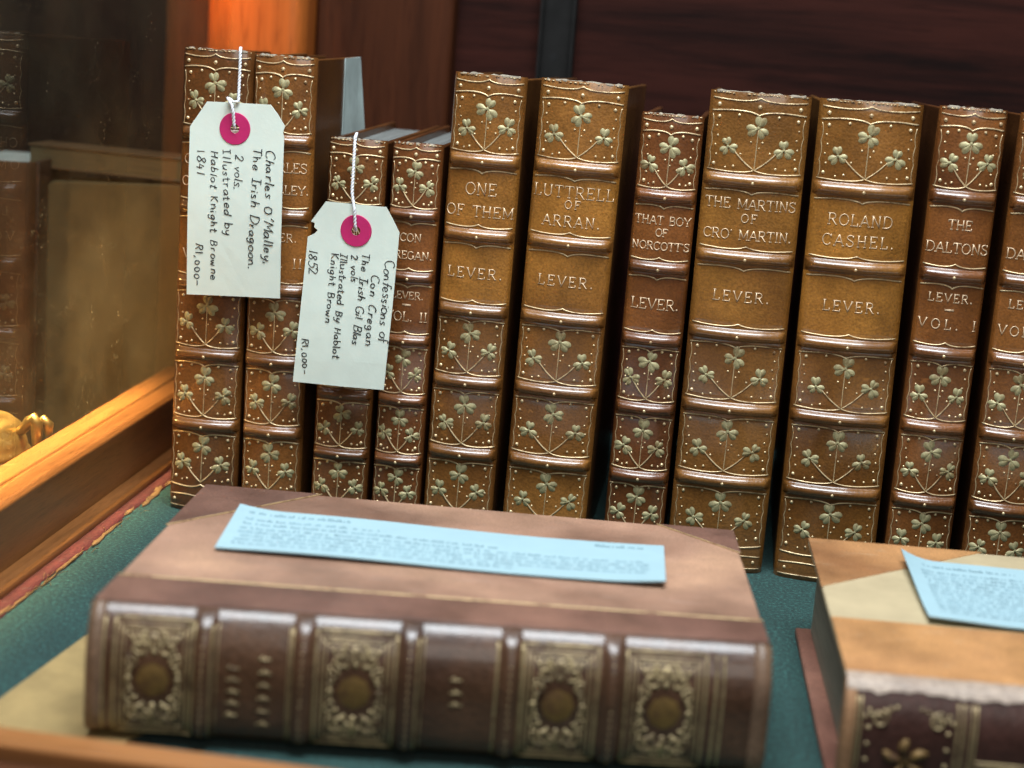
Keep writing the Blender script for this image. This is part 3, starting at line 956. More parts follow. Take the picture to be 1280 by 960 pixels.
    # --- boards, pages, headband
    bt = 0.0026
    side = leather("cover_leather", mul(col, 0.55 * dark), 0.30, 800, 0.25, seed=seed + 2)  # spine leather again, darkened in colour for the shaded sides
    for sx in (-1, 1):
        m = MB()
        xo, xi = sx * hw, sx * (hw - bt)
        y0, y1 = 0.0032, depth
        xa_, xb2 = min(xo, xi), max(xo, xi)
        hf, hr = H - 0.0008, H - (0.0014 if sheen_side else 0.0045 if H > 0.2 else 0.0012)
        m.hexa([(xa_, y0, 0), (xb2, y0, 0), (xb2, y1, 0), (xa_, y1, 0), (xa_, y0, hf), (xb2, y0, hf), (xb2, y1, hr), (xa_, y1, hr)])
        bo = m.build("cover_board", side, b_, bevel=0.0006)
        if sheen_side and sx == 1:  # pale sheen of the glass, put in as a solid sheet
            m = MB()
            xa, xb_ = hw + 0.0001, hw + 0.0005
            m.hexa([(xa, 0.055, 0.004), (xa + 0.0003, 0.055, 0.004), (xa + 0.0110, 0.138, 0.004), (xa + 0.0100, 0.138, 0.004), (xa, 0.055, H - 0.0013), (xa + 0.0003, 0.055, H - 0.0013), (xa + 0.0012, 0.084, H - 0.0013), (xa + 0.0002, 0.084, H - 0.0013)])
            m.build("sheen_side", paper("pale_glass_sheen", (0.46, 0.56, 0.54), 0.7, var=0.2), bo)
    m = MB()
    pw = hw - bt - 0.0002
    dz_ = 0.0085 if H > 0.2 else 0.0045
    m.hexa([(-pw, 0.003, 0.003), (pw, 0.003, 0.003), (pw, depth - 0.004, 0.003), (-pw, depth - 0.004, 0.003), (-pw, 0.003, H - 0.0045), (pw, 0.003, H - 0.0045), (pw, depth - 0.004, H - dz_), (-pw, depth - 0.004, H - dz_)])
    m.m[-5] = 1
    m.build("page_block", [PAGES_X, GREYTOP if H < 0.21 else TOPGILT], b_)
    m = MB()
    m.tube([(lerp(-pw, pw, i / 20), 0.0008 - prof_x(lerp(-pw, pw, i / 20)) * 0.75, H - 0.0007 + 0.0004 * rb.random()) for i in range(21)], [0.0004 + 0.0006 * rb.random() for i in range(21)], 0, 7)
    m.build("headband", HEADBAND, b_)
    return b_

TAN = (0.228, 0.090, 0.020)
BRN = (0.175, 0.062, 0.015)
LV = ("LEVER.", 0.1265, 0.0045, 0.025)
def vol(n, w_):
    return [("LEVER.", 0.1338, 0.0036, w_ * 0.66), ("-", 0.1284, 0.0044, 0.0044), ("VOL. " + n, 0.1222, 0.0042, w_ * 0.86)]
BOOKS = [
    (0.0154, 0.0325, 0.2152, -0.1, BRN, [("CHARLES", 0.1655, 0.0042, 0.027), ("O'MALLEY.", 0.1555, 0.0042, 0.029)] + vol("I", 0.030),
     "tall brown leather novel at the left end of the row, behind the larger price tag", 1, {}),
    (0.0480, 0.0285, 0.2147, -0.55, BRN, [("CHARLES", 0.1655, 0.0042, 0.0245), ("O'MALLEY.", 0.1555, 0.0042, 0.0265)] + vol("II", 0.027),
     "tall brown leather novel lettered ...LES and ...LEY, a pale glass sheen modelled on its side", 2, dict(sheen_side=True, depth=0.086)),
    (0.0806, 0.0265, 0.1808, 0.1, BRN, [("CON", 0.1650, 0.0043, 0.011), ("CREGAN.", 0.1555, 0.0043, 0.022)] + vol("I", 0.0245),
     "short brown leather novel with the white string and lower price tag hanging over its spine", 3, {}),
    (0.1078, 0.0228, 0.1812, 0.1, BRN, [("CON", 0.1650, 0.0043, 0.010), ("CREGAN.", 0.1555, 0.0043, 0.020)] + vol("II", 0.0225),
     "short slim brown leather novel lettered VOL. II just right of the lower price tag", 4, {}),
    (0.1372, 0.0322, 0.2138, 0.4, TAN, [("ONE", 0.1645, 0.0052, 0.0145), ("OF THEM", 0.1545, 0.0047, 0.0305), LV],
     "tall brown leather novel titled ONE OF THEM", 5, {}),
    (0.1776, 0.0385, 0.2140, 0.7, TAN, [("LUTTRELL", 0.1665, 0.0050, 0.0360), ("OF", 0.1610, 0.0036, 0.0072), ("ARRAN.", 0.1535, 0.0046, 0.0260), LV],
     "tall brown leather novel titled LUTTRELL OF ARRAN", 6, {}),
    (0.2192, 0.0272, 0.2032, 0.2, BRN, [("THAT BOY", 0.1660, 0.0043, 0.0248), ("OF", 0.1603, 0.0033, 0.0056), ("NORCOTT'S", 0.1540, 0.0043, 0.0255), ("LEVER.", 0.1265, 0.0046, 0.0215)],
     "medium-height brown leather novel titled THAT BOY OF NORCOTT'S", 7, {}),
    (0.2573, 0.0435, 0.2152, -0.1, TAN, [("THE MARTINS", 0.1672, 0.0048, 0.0395), ("OF", 0.1610, 0.0037, 0.0072), ("CRO' MARTIN.", 0.1537, 0.0047, 0.0385), LV],
     "thick brown leather novel titled THE MARTINS OF CRO' MARTIN", 8, {}),
    (0.3067, 0.0440, 0.2155, -0.7, (0.250, 0.106, 0.020), [("ROLAND", 0.1642, 0.0048, 0.0280), ("CASHEL.", 0.1552, 0.0048, 0.0310), LV],
     "thick yellow-brown leather novel titled ROLAND CASHEL", 9, {}),
    (0.3468, 0.0286, 0.2162, 0.05, BRN, [("THE", 0.1655, 0.0042, 0.0105), ("DALTONS", 0.1555, 0.0050, 0.0265)] + vol("I", 0.0290),
     "brown leather novel titled THE DALTONS, marked VOL. I", 10, {}),
    (0.3810, 0.0290, 0.2160, 0.05, BRN, [("THE", 0.1655, 0.0042, 0.0105), ("DALTONS", 0.1555, 0.0050, 0.0265)] + vol("II", 0.0290),
     "brown leather novel cut off by the right edge of the picture, lettered DAL...", 11, {}),
]
for xm, wd, h_, ln, col, lines, lab, sd, kw in BOOKS:
    standing_book(xm, wd, h_, ln, col, lines, lab, sd, **kw)

# ------------------------------------------------------------------ PRICE TAGS
# pixel of the photograph -> point on the tag's own upright plane (measured once, used as metres)
def tag_point(px, py, yplane):
    d = fwd + r2 * ((px - 640) / 2187.74) - u2 * ((py - 480) / 2187.74)
    t = (yplane - CAM.y) / d.y
    p = CAM + d * t
    return p.x, p.z

def price_tag(name, label, yp, outline, eye, ring_r, lines, string_pts, seed, tilt, patch=None):
    rnd = random.Random(seed)
    pts = [tag_point(x, y, yp) for x, y in outline]
    ex, ez = tag_point(*eye, yp)
    zt = max(z for x, z in pts)
    b_ = thing(name, label, "price tag", (ex, yp, ez), (0, 0, 0), "handwritten price tags on strings")
    loc = [(x - ex, z - ez) for x, z in pts]
    hole = 0.0021
    th = 0.00045
    def wob(x, z):
        return 0.0006 * math.sin(z * 60 + seed) + 0.0005 * math.sin(x * 90 + seed * 2) + tilt * z
    # card with a real round hole: bridge outline to hole through a fan of quads
    bm = bmesh.new()
    ov = [bm.verts.new((x, 0, z)) for x, z in loc]
    hv = [bm.verts.new((hole * math.cos(a), 0, hole * math.sin(a))) for a in [i * 2 * math.pi / 20 for i in range(20)]]
    oe = [bm.edges.new((ov[i], ov[(i + 1) % len(ov)])) for i in range(len(ov))]
    he = [bm.edges.new((hv[i], hv[(i + 1) % 20])) for i in range(20)]
    bmesh.ops.triangle_fill(bm, use_beauty=True, edges=oe + he)
    bmesh.ops.subdivide_edges(bm, edges=bm.edges[:], cuts=2, use_grid_fill=True)
    ret = bmesh.ops.extrude_face_region(bm, geom=bm.faces[:])
    for v_ in [g for g in ret["geom"] if isinstance(g, bmesh.types.BMVert)]:
        v_.co.y += th
    for v_ in bm.verts:
        v_.co.y += wob(v_.co.x, v_.co.z)
    bmesh.ops.recalc_face_normals(bm, faces=bm.faces)
    me = bpy.data.meshes.new("card")
    bm.to_mesh(me)
    bm.free()
    me.materials.append(TAGCARD)
    o = bpy.data.objects.new("card", me)
    COL.objects.link(o)
    o.parent = b_
    # reinforcement ring
    m = MB()
    P = []
    for i in range(40):
        a = 2 * math.pi * i / 40
        row = []
        for rr, dy in ((hole * 0.98, 0.0), (hole * 0.98, -0.0004), (ring_r * 0.97, -0.00042), (ring_r, -0.0001), (ring_r, 0.0)):
            x, z = rr * math.cos(a), rr * math.sin(a)
            row.append((x, wob(x, z) + dy - 0.00002, z))
        P.append(row)
    m.grid(P, 0, closed=True)
    m.sm = [False] * len(m.sm)
    m.build("eyelet_ring", PINK, b_)
    # writing
    m = MB()
    for txt, p0, p1, cap in lines:
        (x0, z0), (x1, z1) = tag_point(*p0, yp), tag_point(*p1, yp)
        d = Vector((x1 - x0, z1 - z0))
        W = d.length
        d.normalize()
        nrm = Vector((-d.y, d.x))
        capm = cap / 2187.74 * 0.80 * 1.14
        tw = text_width(HAND, txt, 0.0) * capm
        xk = max(0.8, min(1.55, W / tw)) if tw > 0 else 1
        xk = xk ** 0.8
        track = (W - tw * xk) / max(1, len(txt) - 1) / (capm * xk)
        st, _ = text_strokes(HAND, txt, track, 0.05, rnd)
        for s_ in st:
            q = []
            for px, py in s_:
                px = px * xk + 0.10 * py
                wx = x0 + d.x * px * capm + nrm.x * py * capm - ex
                wz = z0 + d.y * px * capm + nrm.y * py * capm - ez
                q.append((wx, wob(wx, wz) - 0.00004, wz))
            if len(q) > 1:
                m.tube(q, [0.00023 * rnd.uniform(0.75, 1.2) for _ in q], 0, 5)
    m.build("handwriting", INK, b_)
    # string: twisted two-ply cord
    m = MB()
    sp = []
    for (px, py, yy) in string_pts:
        x, z = tag_point(px, py, yy)
        sp.append(Vector((x - ex, yy - yp, z - ez)))
    dense = []
    for a, c in zip(sp[:-1], sp[1:]):
        k = max(2, int((c - a).length / 0.00045))
        dense += [a.lerp(c, i / k) for i in range(k)]
    dense.append(sp[-1])
    for ph in (0, math.pi):
        m.tube([p + Vector((math.cos(i * 0.9 + ph), math.sin(i * 0.9 + ph), 0)) * 0.00034 for i, p in enumerate(dense)], 0.00048, 0, 5)
    m.build("string", PALE_STRING, b_)
    return b_

price_tag("price_tag", "larger cream paper tag handwritten Charles O'Malley, hung over the two leftmost books", -0.0125,
          [(258, 127), (290, 128.5), (338, 131), (347, 143), (356, 158), (353.5, 166), (355, 172), (350, 373), (290, 370.5), (233, 368), (235, 260), (237, 158)],
          (293, 161), 19.5 / 2187.74 * 0.80,
          [("Charles O'Malley,", (333, 187), (330, 331), 9.5), ("The Irish Dragoon.", (317, 184.5), (310, 337), 9.0), ("2 vols.", (293.7, 192.5), (292.5, 237), 9.5),
           ("Illustrated by", (278, 187), (281, 294), 8.5), ("Hablot Knight Browne", (263.5, 188), (263, 350), 8.0), ("1841", (246, 187), (246, 218), 8.5), ("R1,000-", (245, 303), (242, 356), 8.0)],
          [(293.5, 161, -0.0118), (292.5, 157, -0.0140), (291.5, 140, -0.0150), (289.5, 131, -0.0146), (284, 122, -0.0136), (287, 123, -0.0125), (291, 127, -0.0130), (298, 127, -0.0120), (299.5, 95, -0.0085), (300.5, 64, -0.0060), (300.8, 60.5, -0.0020), (301, 59.5, 0.0050)], 1, 0.0)
price_tag("price_tag", "cream paper tag handwritten Confessions of Con Cregan, torn at one corner", -0.0150,
          [(407, 252), (445, 255.5), (483, 259), (491, 274), (499, 291), (490, 390), (480, 487), (420, 482), (366, 477), (375, 390), (384, 296), (393, 292), (396.5, 288), (392, 284), (393, 279), (388, 277)],
          (445, 288.5), 19.5 / 2187.74 * 0.80,
          [("Confessions of", (481, 325), (474, 427), 9.5), ("Con Cregan", (465, 343), (457, 431), 8.5), ("The Irish Gil Blas", (453.5, 316), (440.5, 430), 8.0), ("2 vols", (439, 318), (438.5, 353), 8.0),
           ("Illustrated By Hablot", (426, 316), (416, 447), 7.5), ("Knight Brown", (414.5, 316), (406.7, 403), 7.5), ("1852", (386, 312), (385, 342), 9.0), ("R1,000-", (377.5, 422), (378, 467), 7.5)],
          [(445, 288.5, -0.0143), (444, 283, -0.0166), (443, 262, -0.0172), (441.5, 252, -0.0160), (440, 240, -0.0145), (442, 205, -0.0110), (444, 172, -0.0070), (445.2, 168.6, -0.0030), (446, 166.5, 0.0070)], 2, 0.0)

# ------------------------------------------------------------------ FLAT BOOKS
def spiral(cx, cz, r, turns, a0, sgn=1, n=26):
    return [(cx + r * (1 - i / n * 0.85) * math.cos(a0 + sgn * turns * 2 * math.pi * i / n), cz + r * (1 - i / n * 0.85) * math.sin(a0 + sgn * turns * 2 * math.pi * i / n)) for i in range(n + 1)]

def flat_spine(name, L, H, sag, bands, mats, parent, tooling, bandr=0.0036, bandh=0.0030, z0=0.0):
    """convex spine along x, facing -y; tooling(m, surf) adds gilt"""
    def y_of(z):
        t = (z - H / 2) / (H / 2)
        return -sag * (max(0.0, 1 - abs(t) ** (2.6 if t > 0 else 7))) ** 0.75
    def band(x):
        h = 0
        for xb in bands:
            d = (x - xb) / bandr
            if abs(d) < 1:
                h += bandh * math.sqrt(1 - d * d)
        return h
    def yf(x, z):
        t = abs((z - H / 2) / (H / 2))
        return y_of(z) - band(x) * (1 - max(0, (t - 0.80) / 0.2) ** 2)
    m = MB()
    xs = [L * i / 60 for i in range(61)]
    for xb in bands:
        xs += [xb + bandr * k / 5 for k in range(-6, 7)]
    xs = sorted(xs)
    zs = [H / 2 - H / 2 * math.cos(math.pi * i / 26) for i in range(27)]
    P = []
    for x in xs:
        P.append([(x, yf(x, z), z) for z in zs])
    m.grid(P, 0)
    m.grid([[(x, 0.0035, z) for z in zs] for x in xs], 0, flip=True)
    nz = len(zs)
    for i, x in ((0, xs[0]), (-1, xs[-1])):
        m.add(P[i] + [(x, 0.0035, z) for z in zs], [(j, j + 1, nz + j + 1, nz + j) for j in range(nz - 1)], 0, False)
    nx = len(xs)
    for j, z in ((0, 0.0), (-1, H)):
        m.add([P[i][j] for i in range(nx)] + [(x, 0.0035, z) for x in xs], [(i, i + 1, nx + i + 1, nx + i) for i in range(nx - 1)], 0, False)
    tooling(m, yf)
    return m.build(name, mats, parent)

def print_lines(m, quad, rows, rnd, zf, mat=0, skip=0.0):
    """rows of small dark strokes (print too fine to read) laid on a sheet"""
    (ax, ay), (bx, by), (cx, cy), (dx, dy) = quad
    for row in rows:
        v0, u0, u1, hgt = row
        u = u0
        while u < u1:
            wl = rnd.uniform(0.010, 0.034)
            ue = min(u1, u + wl)
            k = u
            while k < ue:
                kw = rnd.uniform(0.0018, 0.0034)
                ht = hgt * rnd.choice((0.62, 0.62, 1.0))
                def at(uu, vv):
                    x0, y0 = lerp(ax, bx, uu), lerp(ay, by, uu)
                    x1, y1 = lerp(dx, cx, uu), lerp(dy, cy, uu)
                    x, y = lerp(x0, x1, vv), lerp(y0, y1, vv)
                    return x, y
                q = [at(k, v0), at(k + kw, v0), at(k + kw, v0 + ht), at(k, v0 + ht)]
                if rnd.random() > 0.12:
                    m.add([(x, y, zf(x, y)) for x, y in q], [(0, 1, 2, 3)], mat, False)
                k += kw + rnd.uniform(0.0008, 0.0016)
            u = ue + rnd.uniform(0.006, 0.010)

# ---- large brown book in front
L1, H1, W1 = 0.2215, 0.046, 0.168
TILT1 = 0.008
b1 = thing("antique_volume", "large dark brown half-leather volume lying flat, gilt ribbed spine towards the viewer", "book", (0.0573, -0.2515, 0.0017), (0, 0, R(8.465)), "big old volumes lying flat")
H1 = H1 - 0.0015
def top1(x, y):
    return H1 - TILT1 * max(0.0, y) / 0.17
fc = [(0.0, 0.0), (L1, 0.0), (0.2305, 0.150), (0.0100, 0.1675)]
CLOTH1 = leather("worn_brown_cloth", (0.38, 0.22, 0.150), 0.46, 1500, 0.30, wear=(0.36, 0.24, 0.18), seed=3, blot=22, scuff=(0.42, 0.30, 0.24))
LEA1 = leather("dark_morocco", (0.078, 0.036, 0.019), 0.36, 520, 0.6, wear=(0.16, 0.09, 0.06), seed=9, blot=60, coat=0.35)
LEAT1 = leather("faded_morocco", (0.170, 0.085, 0.062), 0.46, 900, 0.35, wear=(0.30, 0.17, 0.11), seed=4)
m = MB()
m.prism(fc, lambda x, y: top1(x, y) - 0.0032, top1)
ub = m.build("upper_board", CLOTH1, b1, bevel=0.0009)
m = MB()
m.prism([(0.0, 0.0), (L1, 0.0), (L1 + 0.002, 0.160), (0.002, 0.166)], 0.0, 0.0032)
m.build("lower_board", LEAT1, b1, bevel=0.0008)
m = MB()
m.prism([(0.004, 0.0036), (L1 - 0.004, 0.0036), (0.2255, 0.1445), (0.0135, 0.1615)], 0.0034, lambda x, y: top1(x, y) - 0.0034)
m.build("page_block", PAGES_Z, b1)
sheet = lambda pts, h=0.00045: (pts, (lambda x, y: top1(x, y) - 0.0006), (lambda x, y: top1(x, y) + h))
m = MB()
m.prism(*sheet([(-0.0001, 0.0002), (L1 + 0.0001, 0.0002), (L1 + 0.0016, 0.0240), (0.0016, 0.0285)]))
m.build("leather_strip", LEAT1, ub, bevel=0.0003)
m = MB()
m.prism(*sheet([(0.0058, 0.1000), (0.0575, 0.1645), (0.0099, 0.1680)]))
m.build("leather_corner", LEAT1, ub, bevel=0.0003)
m = MB()
m.prism(*sheet([(0.2003, 0.1526), (0.2288, 0.1160), (0.2308, 0.1503)]))
m.build("leather_corner", LEAT1, ub, bevel=0.0003)
m = MB()
GL1 = []
for a, c in (((0.0016, 0.0290), (L1 + 0.0016, 0.0245)), ((0.0056, 0.0990), (0.0590, 0.1645)), ((0.1990, 0.1526), (0.2286, 0.1145))):
    pts = [(lerp(a[0], c[0], i / 30), lerp(a[1], c[1], i / 30)) for i in range(31)]
    m.tube([(x, y, top1(x, y) + 0.00025) for x, y in pts], 0.0005 if a[1] < 0.05 else 0.0003, 0, 5)
m.build("gilt_fillet", metal("rubbed_gilt", (0.62, 0.44, 0.22), 0.3, 0.5, sc=300), ub)

def tool1(m, yf):
    zlo, zhi = 0.0030, H1 - 0.0035
    def ln(pts, r=0.00035, mat=1):
        m.tube([(x, yf(x, max(0.0005, min(H1 - 0.0005, z))) - r * 0.2, z) for x, z in pts], r, mat, 5)
    def vline(x, r=0.0004):
        ln([(x, lerp(zlo, zhi, i / 16)) for i in range(17)], r)
    def hline(x0, x1, z, r=0.00035):
        ln([(lerp(x0, x1, i / 8), z) for i in range(9)], r)
    def dot(x, z, r):
        m.dome((x, yf(x, z) + 0.00005, z), r, r * 0.6, 1)
    def panel(x0, x1):
        for d in (0.0, 0.0018, 0.0031):
            r = 0.0005 if d == 0 else 0.0003
            ln([(x0 + d, lerp(zlo + d, zhi - d, i / 16)) for i in range(17)], r)
            ln([(x1 - d, lerp(zlo + d, zhi - d, i / 16)) for i in range(17)], r)
            hline(x0 + d, x1 - d, zlo + d, r)
            hline(x0 + d, x1 - d, zhi - d, r)
        cx, cz = (x0 + x1) / 2, (zlo + zhi) / 2
        w2, h2 = (x1 - x0) / 2 - 0.004, (zhi - zlo) / 2 - 0.004
        # medallion
        pts = []
        for ring in (1.0, 0.8, 0.5):
            for k in range(24):
                a = 2 * math.pi * k / 24
                rr = 0.0052 * ring * (1 + 0.05 * math.cos(8 * a))
                x, z = cx + rr * math.cos(a), cz + rr * 1.05 * math.sin(a)
                pts.append((x, yf(x, z) - 0.00055 * (1.15 - ring), z))
        fs = []
        for i in range(2):
            for k in range(24):
                fs.append((i * 24 + k, i * 24 + (k + 1) % 24, (i + 1) * 24 + (k + 1) % 24, (i + 1) * 24 + k))
        fs.append(tuple(48 + k for k in range(24)))
        m.add(pts, fs, 2)
        for k in range(16):
            a = 2 * math.pi * k / 16
            dot(cx + 0.0084 * math.cos(a) * 0.95, cz + 0.0092 * math.sin(a), 0.00085 if k % 4 else 0.0012)
        for sx in (-1, 1):
            for sz in (-1, 1):
                ln(spiral(cx + sx * w2 * 0.55, cz + sz * h2 * 0.72, 0.0036, 1.4, 0.6 if sx > 0 else 2.5, sx * sz), 0.00042)
                ln(spiral(cx + sx * w2 * 0.22, cz + sz * h2 * 0.88, 0.0026, 1.2, 2.0, -sx * sz), 0.00038)
                ln(spiral(cx + sx * w2 * 0.84, cz + sz * h2 * 0.40, 0.0023, 1.2, 1.0, sx * sz), 0.00036)
                ln([(cx + sx * w2 * 0.95, cz + sz * h2), (cx + sx * w2 * 0.72, cz + sz * h2 * 0.80), (cx + sx * w2 * 0.40, cz + sz * h2 * 0.55)], 0.00034)
                for q in range(5):
                    dot(cx + sx * w2 * (0.35 + 0.14 * q), cz + sz * h2 * (0.96 - 0.11 * q), 0.0007)
                dot(cx + sx * w2 * 0.9, cz + sz * h2 * 0.15, 0.0009)
            ln([(cx, cz + sx * h2), (cx + 0.0012, cz + sx * h2 * 0.84), (cx, cz + sx * h2 * 0.66), (cx - 0.0012, cz + sx * h2 * 0.84), (cx, cz + sx * h2)], 0.0006)
    for a, c in ((0.0385, 0.154), (0.332, 0.449), (0.634, 0.746), (0.789, 0.906)):
        panel(a * L1, c * L1)
    for a, c in ((0.180, 0.297), (0.481, 0.598)):
        vline(a * L1, 0.0004)
        vline(c * L1, 0.0004)
    for f in (0.0225, 0.921, 0.932):
        vline(f * L1, 0.0005)
    for f in (0.168, 0.313, 0.469, 0.617, 0.768):
        for k in range(15):
            z = lerp(zlo, zhi, (k + 0.5) / 15)
            dot(f * L1, z, 0.00042)
        vline(f * L1 - 0.0045, 0.00025)
        vline(f * L1 + 0.0045, 0.00025)
    # rubbed title: short gilt marks standing across the spine, as far as they can be made out
    rnd = random.Random(5)
    for fx, zs_ in ((0.213, (0.62, 0.53, 0.44, 0.35, 0.26)), (0.259, (0.70, 0.60, 0.50, 0.40, 0.30, 0.2)), (0.540, (0.64, 0.54, 0.45))):
        for z in zs_:
            zc = z * H1
            k = rnd.uniform(0.7, 1.0)
            ln([(fx * L1 - 0.0022, zc), (fx * L1 + 0.0022 * k, zc)], 0.00034)
            ln([(fx * L1 - 0.0022 * rnd.choice((-1, 1)), zc - 0.0006), (fx * L1 - 0.0008, zc + 0.0009)], 0.0003)
MEDAL = metal("medallion_gilt", (0.27, 0.16, 0.05), 0.4, 0.5, worn=(0.12, 0.06, 0.025), sc=300)
flat_spine("spine", L1, H1, 0.0095, [f * L1 for f in (0.168, 0.313, 0.469, 0.617, 0.768)], [LEA1, DULLGOLD, MEDAL], b1, tool1, 0.0034, 0.0030)
CAPL = leather("rubbed_cap", (0.20, 0.12, 0.075), 0.42, 700, 0.4, wear=(0.42, 0.34, 0.26), seed=8)
for x0, x1 in ((-0.0004, 0.0046), (L1 - 0.0052, L1 + 0.0004)):
    m = MB()
    zs = [H1 / 2 - (H1 / 2 + 0.0003) * math.cos(math.pi * i / 22) for i in range(23)]
    def yq(z):
        t = min(1.0, abs((z - H1 / 2) / (H1 / 2)))
        return -0.0095 * (max(0.0, 1 - t ** (2.6 if z > H1 / 2 else 7))) ** 0.75 - 0.0006
    m.grid([[(x0, 0.002, z) for z in zs], [(x0, yq(z), z) for z in zs], [(x1, yq(z), z) for z in zs], [(x1, 0.002, z) for z in zs]], 0)
    m.build("end_cap", CAPL, b1)

# its printed slip
def slip(name, label, quad, parent_m, zf, rows, th, group, curl):
    """a printed paper slip lying on a board; quad in the board's local frame"""
    Mi = parent_m
    cx = sum(q[0] for q in quad) / 4
    cy = sum(q[1] for q in quad) / 4
    nx, nyy = 44, 10
    (ax, ay), (bx, by), (cx2, cy2), (dx, dy) = quad
    def at(u, v_):
        x0, y0 = lerp(ax, bx, u), lerp(ay, by, u)
        x1, y1 = lerp(dx, cx2, u), lerp(dy, cy2, u)
        return lerp(x0, x1, v_), lerp(y0, y1, v_)
    def lift(x, y, u, v_):
        return curl(u, v_)
    up_, lo_ = [], []
    for i in range(nx + 1):
        ru, rl = [], []
        for j in range(nyy + 1):
            x, y = at(i / nx, j / nyy)
            z = zf(x, y) + 0.0006 + curl(i / nx, j / nyy)
            ru.append((x - cx, y - cy, z + th))
            rl.append((x - cx, y - cy, z))
        up_.append(ru)
        lo_.append(rl)
    m = MB()
    m.grid(up_, 0)
    m.grid(lo_, 0, flip=True)
    m.grid([[r[0] for r in lo_], [r[0] for r in up_]], 0)
    m.grid([[r[-1] for r in up_], [r[-1] for r in lo_]], 0)
    m.grid([lo_[0], up_[0]], 0)
    m.grid([up_[-1], lo_[-1]], 0)
    loc = Mi @ Vector((cx, cy, 0))
    b_ = thing(name, label, "paper slip", loc, Mi.to_euler(), group)
    m.build("paper", PALEBLUE, b_)
    m = MB()
    rnd = random.Random(int(cx * 1000) + 11)
    # inverse lookup: strokes are laid through u,v directly
    for v0, u0, u1, hgt in rows:
        u = u0
        while u < u1:
            ue = min(u1, u + rnd.uniform(0.012, 0.04))
            k = u
            while k < ue:
                kw = rnd.uniform(0.0022, 0.0040)
                ht = hgt * rnd.choice((0.6, 0.6, 1.0))
                if rnd.random() > 0.1:
                    q = []
                    for uu, vv in ((k, v0), (k + kw, v0), (k + kw, v0 + ht), (k, v0 + ht)):
                        x, y = at(uu, vv)
                        q.append((x - cx, y - cy, zf(x, y) + 0.0006 + th + 0.00012 + curl(uu, vv)))
                    m.add(q, [(0, 1, 2, 3)], 0, False)
                k += kw + rnd.uniform(0.0010, 0.0018)
            u = ue + rnd.uniform(0.006, 0.011)
    m.build("printed_text", PRINT, b_)
    return b_

M1 = Matrix.Translation((0.0573, -0.2515, 0.0017)) @ Matrix.Rotation(R(8.465), 4, 'Z')
rows1 = [(0.84, 0.03, 0.27, 0.07), (0.85, 0.84, 0.95, 0.07), (0.68, 0.03, 0.34, 0.055), (0.57, 0.03, 0.62, 0.055)] + [(v_, 0.03, 0.96, 0.055) for v_ in (0.46, 0.37, 0.28, 0.19)] + [(0.10, 0.03, 0.66, 0.055)]
slip("printed_slip", "long narrow pale blue printed slip lying on the large dark brown volume",
     [(0.0289, 0.0666), (0.1927, 0.0570), (0.1974, 0.1097), (0.0302, 0.1247)], M1, top1, rows1, 0.0006, "printed paper slips on the flat books",
     lambda u, v_: 0.0006 + 0.0022 * max(0, (0.12 - u) / 0.12) ** 2 * v_ + 0.0012 * max(0, (u - 0.86) / 0.14) ** 2 * (1 - v_ * 0.7) + 0.0005 * math.sin(u * 7))

# ---- second flat book, at the right
L2, H2, W2 = 0.235, 0.041, 0.157
b2 = thing("antique_volume", "tan and beige half-leather volume lying flat at the right edge, dark purple spine", "book", (0.3021, -0.2264, 0.0002), (0, 0, R(4.5)), "big old volumes lying flat")
def top2(x, y):
    return H2 + 0.0004 * max(0.0, y) / W2
TANL = leather("tan_calf", (0.44, 0.220, 0.090), 0.44, 1200, 0.22, wear=(0.52, 0.34, 0.20), seed=2, blot=30, scuff=(0.55, 0.38, 0.24))
BEIGE = paper("beige_cloth", (0.50, 0.40, 0.24), 0.8, fib=1500, var=0.12)
PURP = leather("purple_brown_morocco", (0.065, 0.026, 0.020), 0.34, 520, 0.5, wear=(0.12, 0.06, 0.05), seed=6, blot=70)
m = MB()
m.prism([(0.0, 0.0), (L2, 0.0), (L2 + 0.003, W2 - 0.004), (0.0035, W2 - 0.0065)], lambda x, y: top2(x, y) - 0.0030, top2)
ub = m.build("upper_board", BEIGE, b2, bevel=0.0009)
sheet2 = lambda pts, h=0.0004: (pts, (lambda x, y: top2(x, y) - 0.0006), (lambda x, y: top2(x, y) + h))
m = MB()
m.prism(*sheet2([(-0.0002, 0.0002), (L2 + 0.0002, 0.0002), (L2 + 0.001, 0.0560), (0.0014, 0.0566)]))
m.build("leather_strip", TANL, ub, bevel=0.0003)
m = MB()
m.prism(*sheet2([(0.0018, 0.0900), (0.0740, 0.1520), (0.0034, 0.1508)]))
m.build("leather_corner", TANL, ub, bevel=0.0003)
m = MB()
m.prism([(-0.0020, 0.0), (L2, 0.0), (L2 + 0.003, W2), (0.0022, W2 - 0.007)], 0.0, 0.0032)
m.build("lower_board", leather("pinkish_board_leather", (0.26, 0.12, 0.085), 0.5, 900, 0.4, wear=(0.45, 0.33, 0.22), seed=12), b2, bevel=0.0008)
m = MB()
m.prism([(0.0050, 0.0036), (L2 - 0.005, 0.0036), (L2 - 0.004, W2 - 0.011), (0.0080, W2 - 0.012)], 0.0034, lambda x, y: top2(x, y) - 0.0032)
m.build("page_block", PAGES_Z, b2)
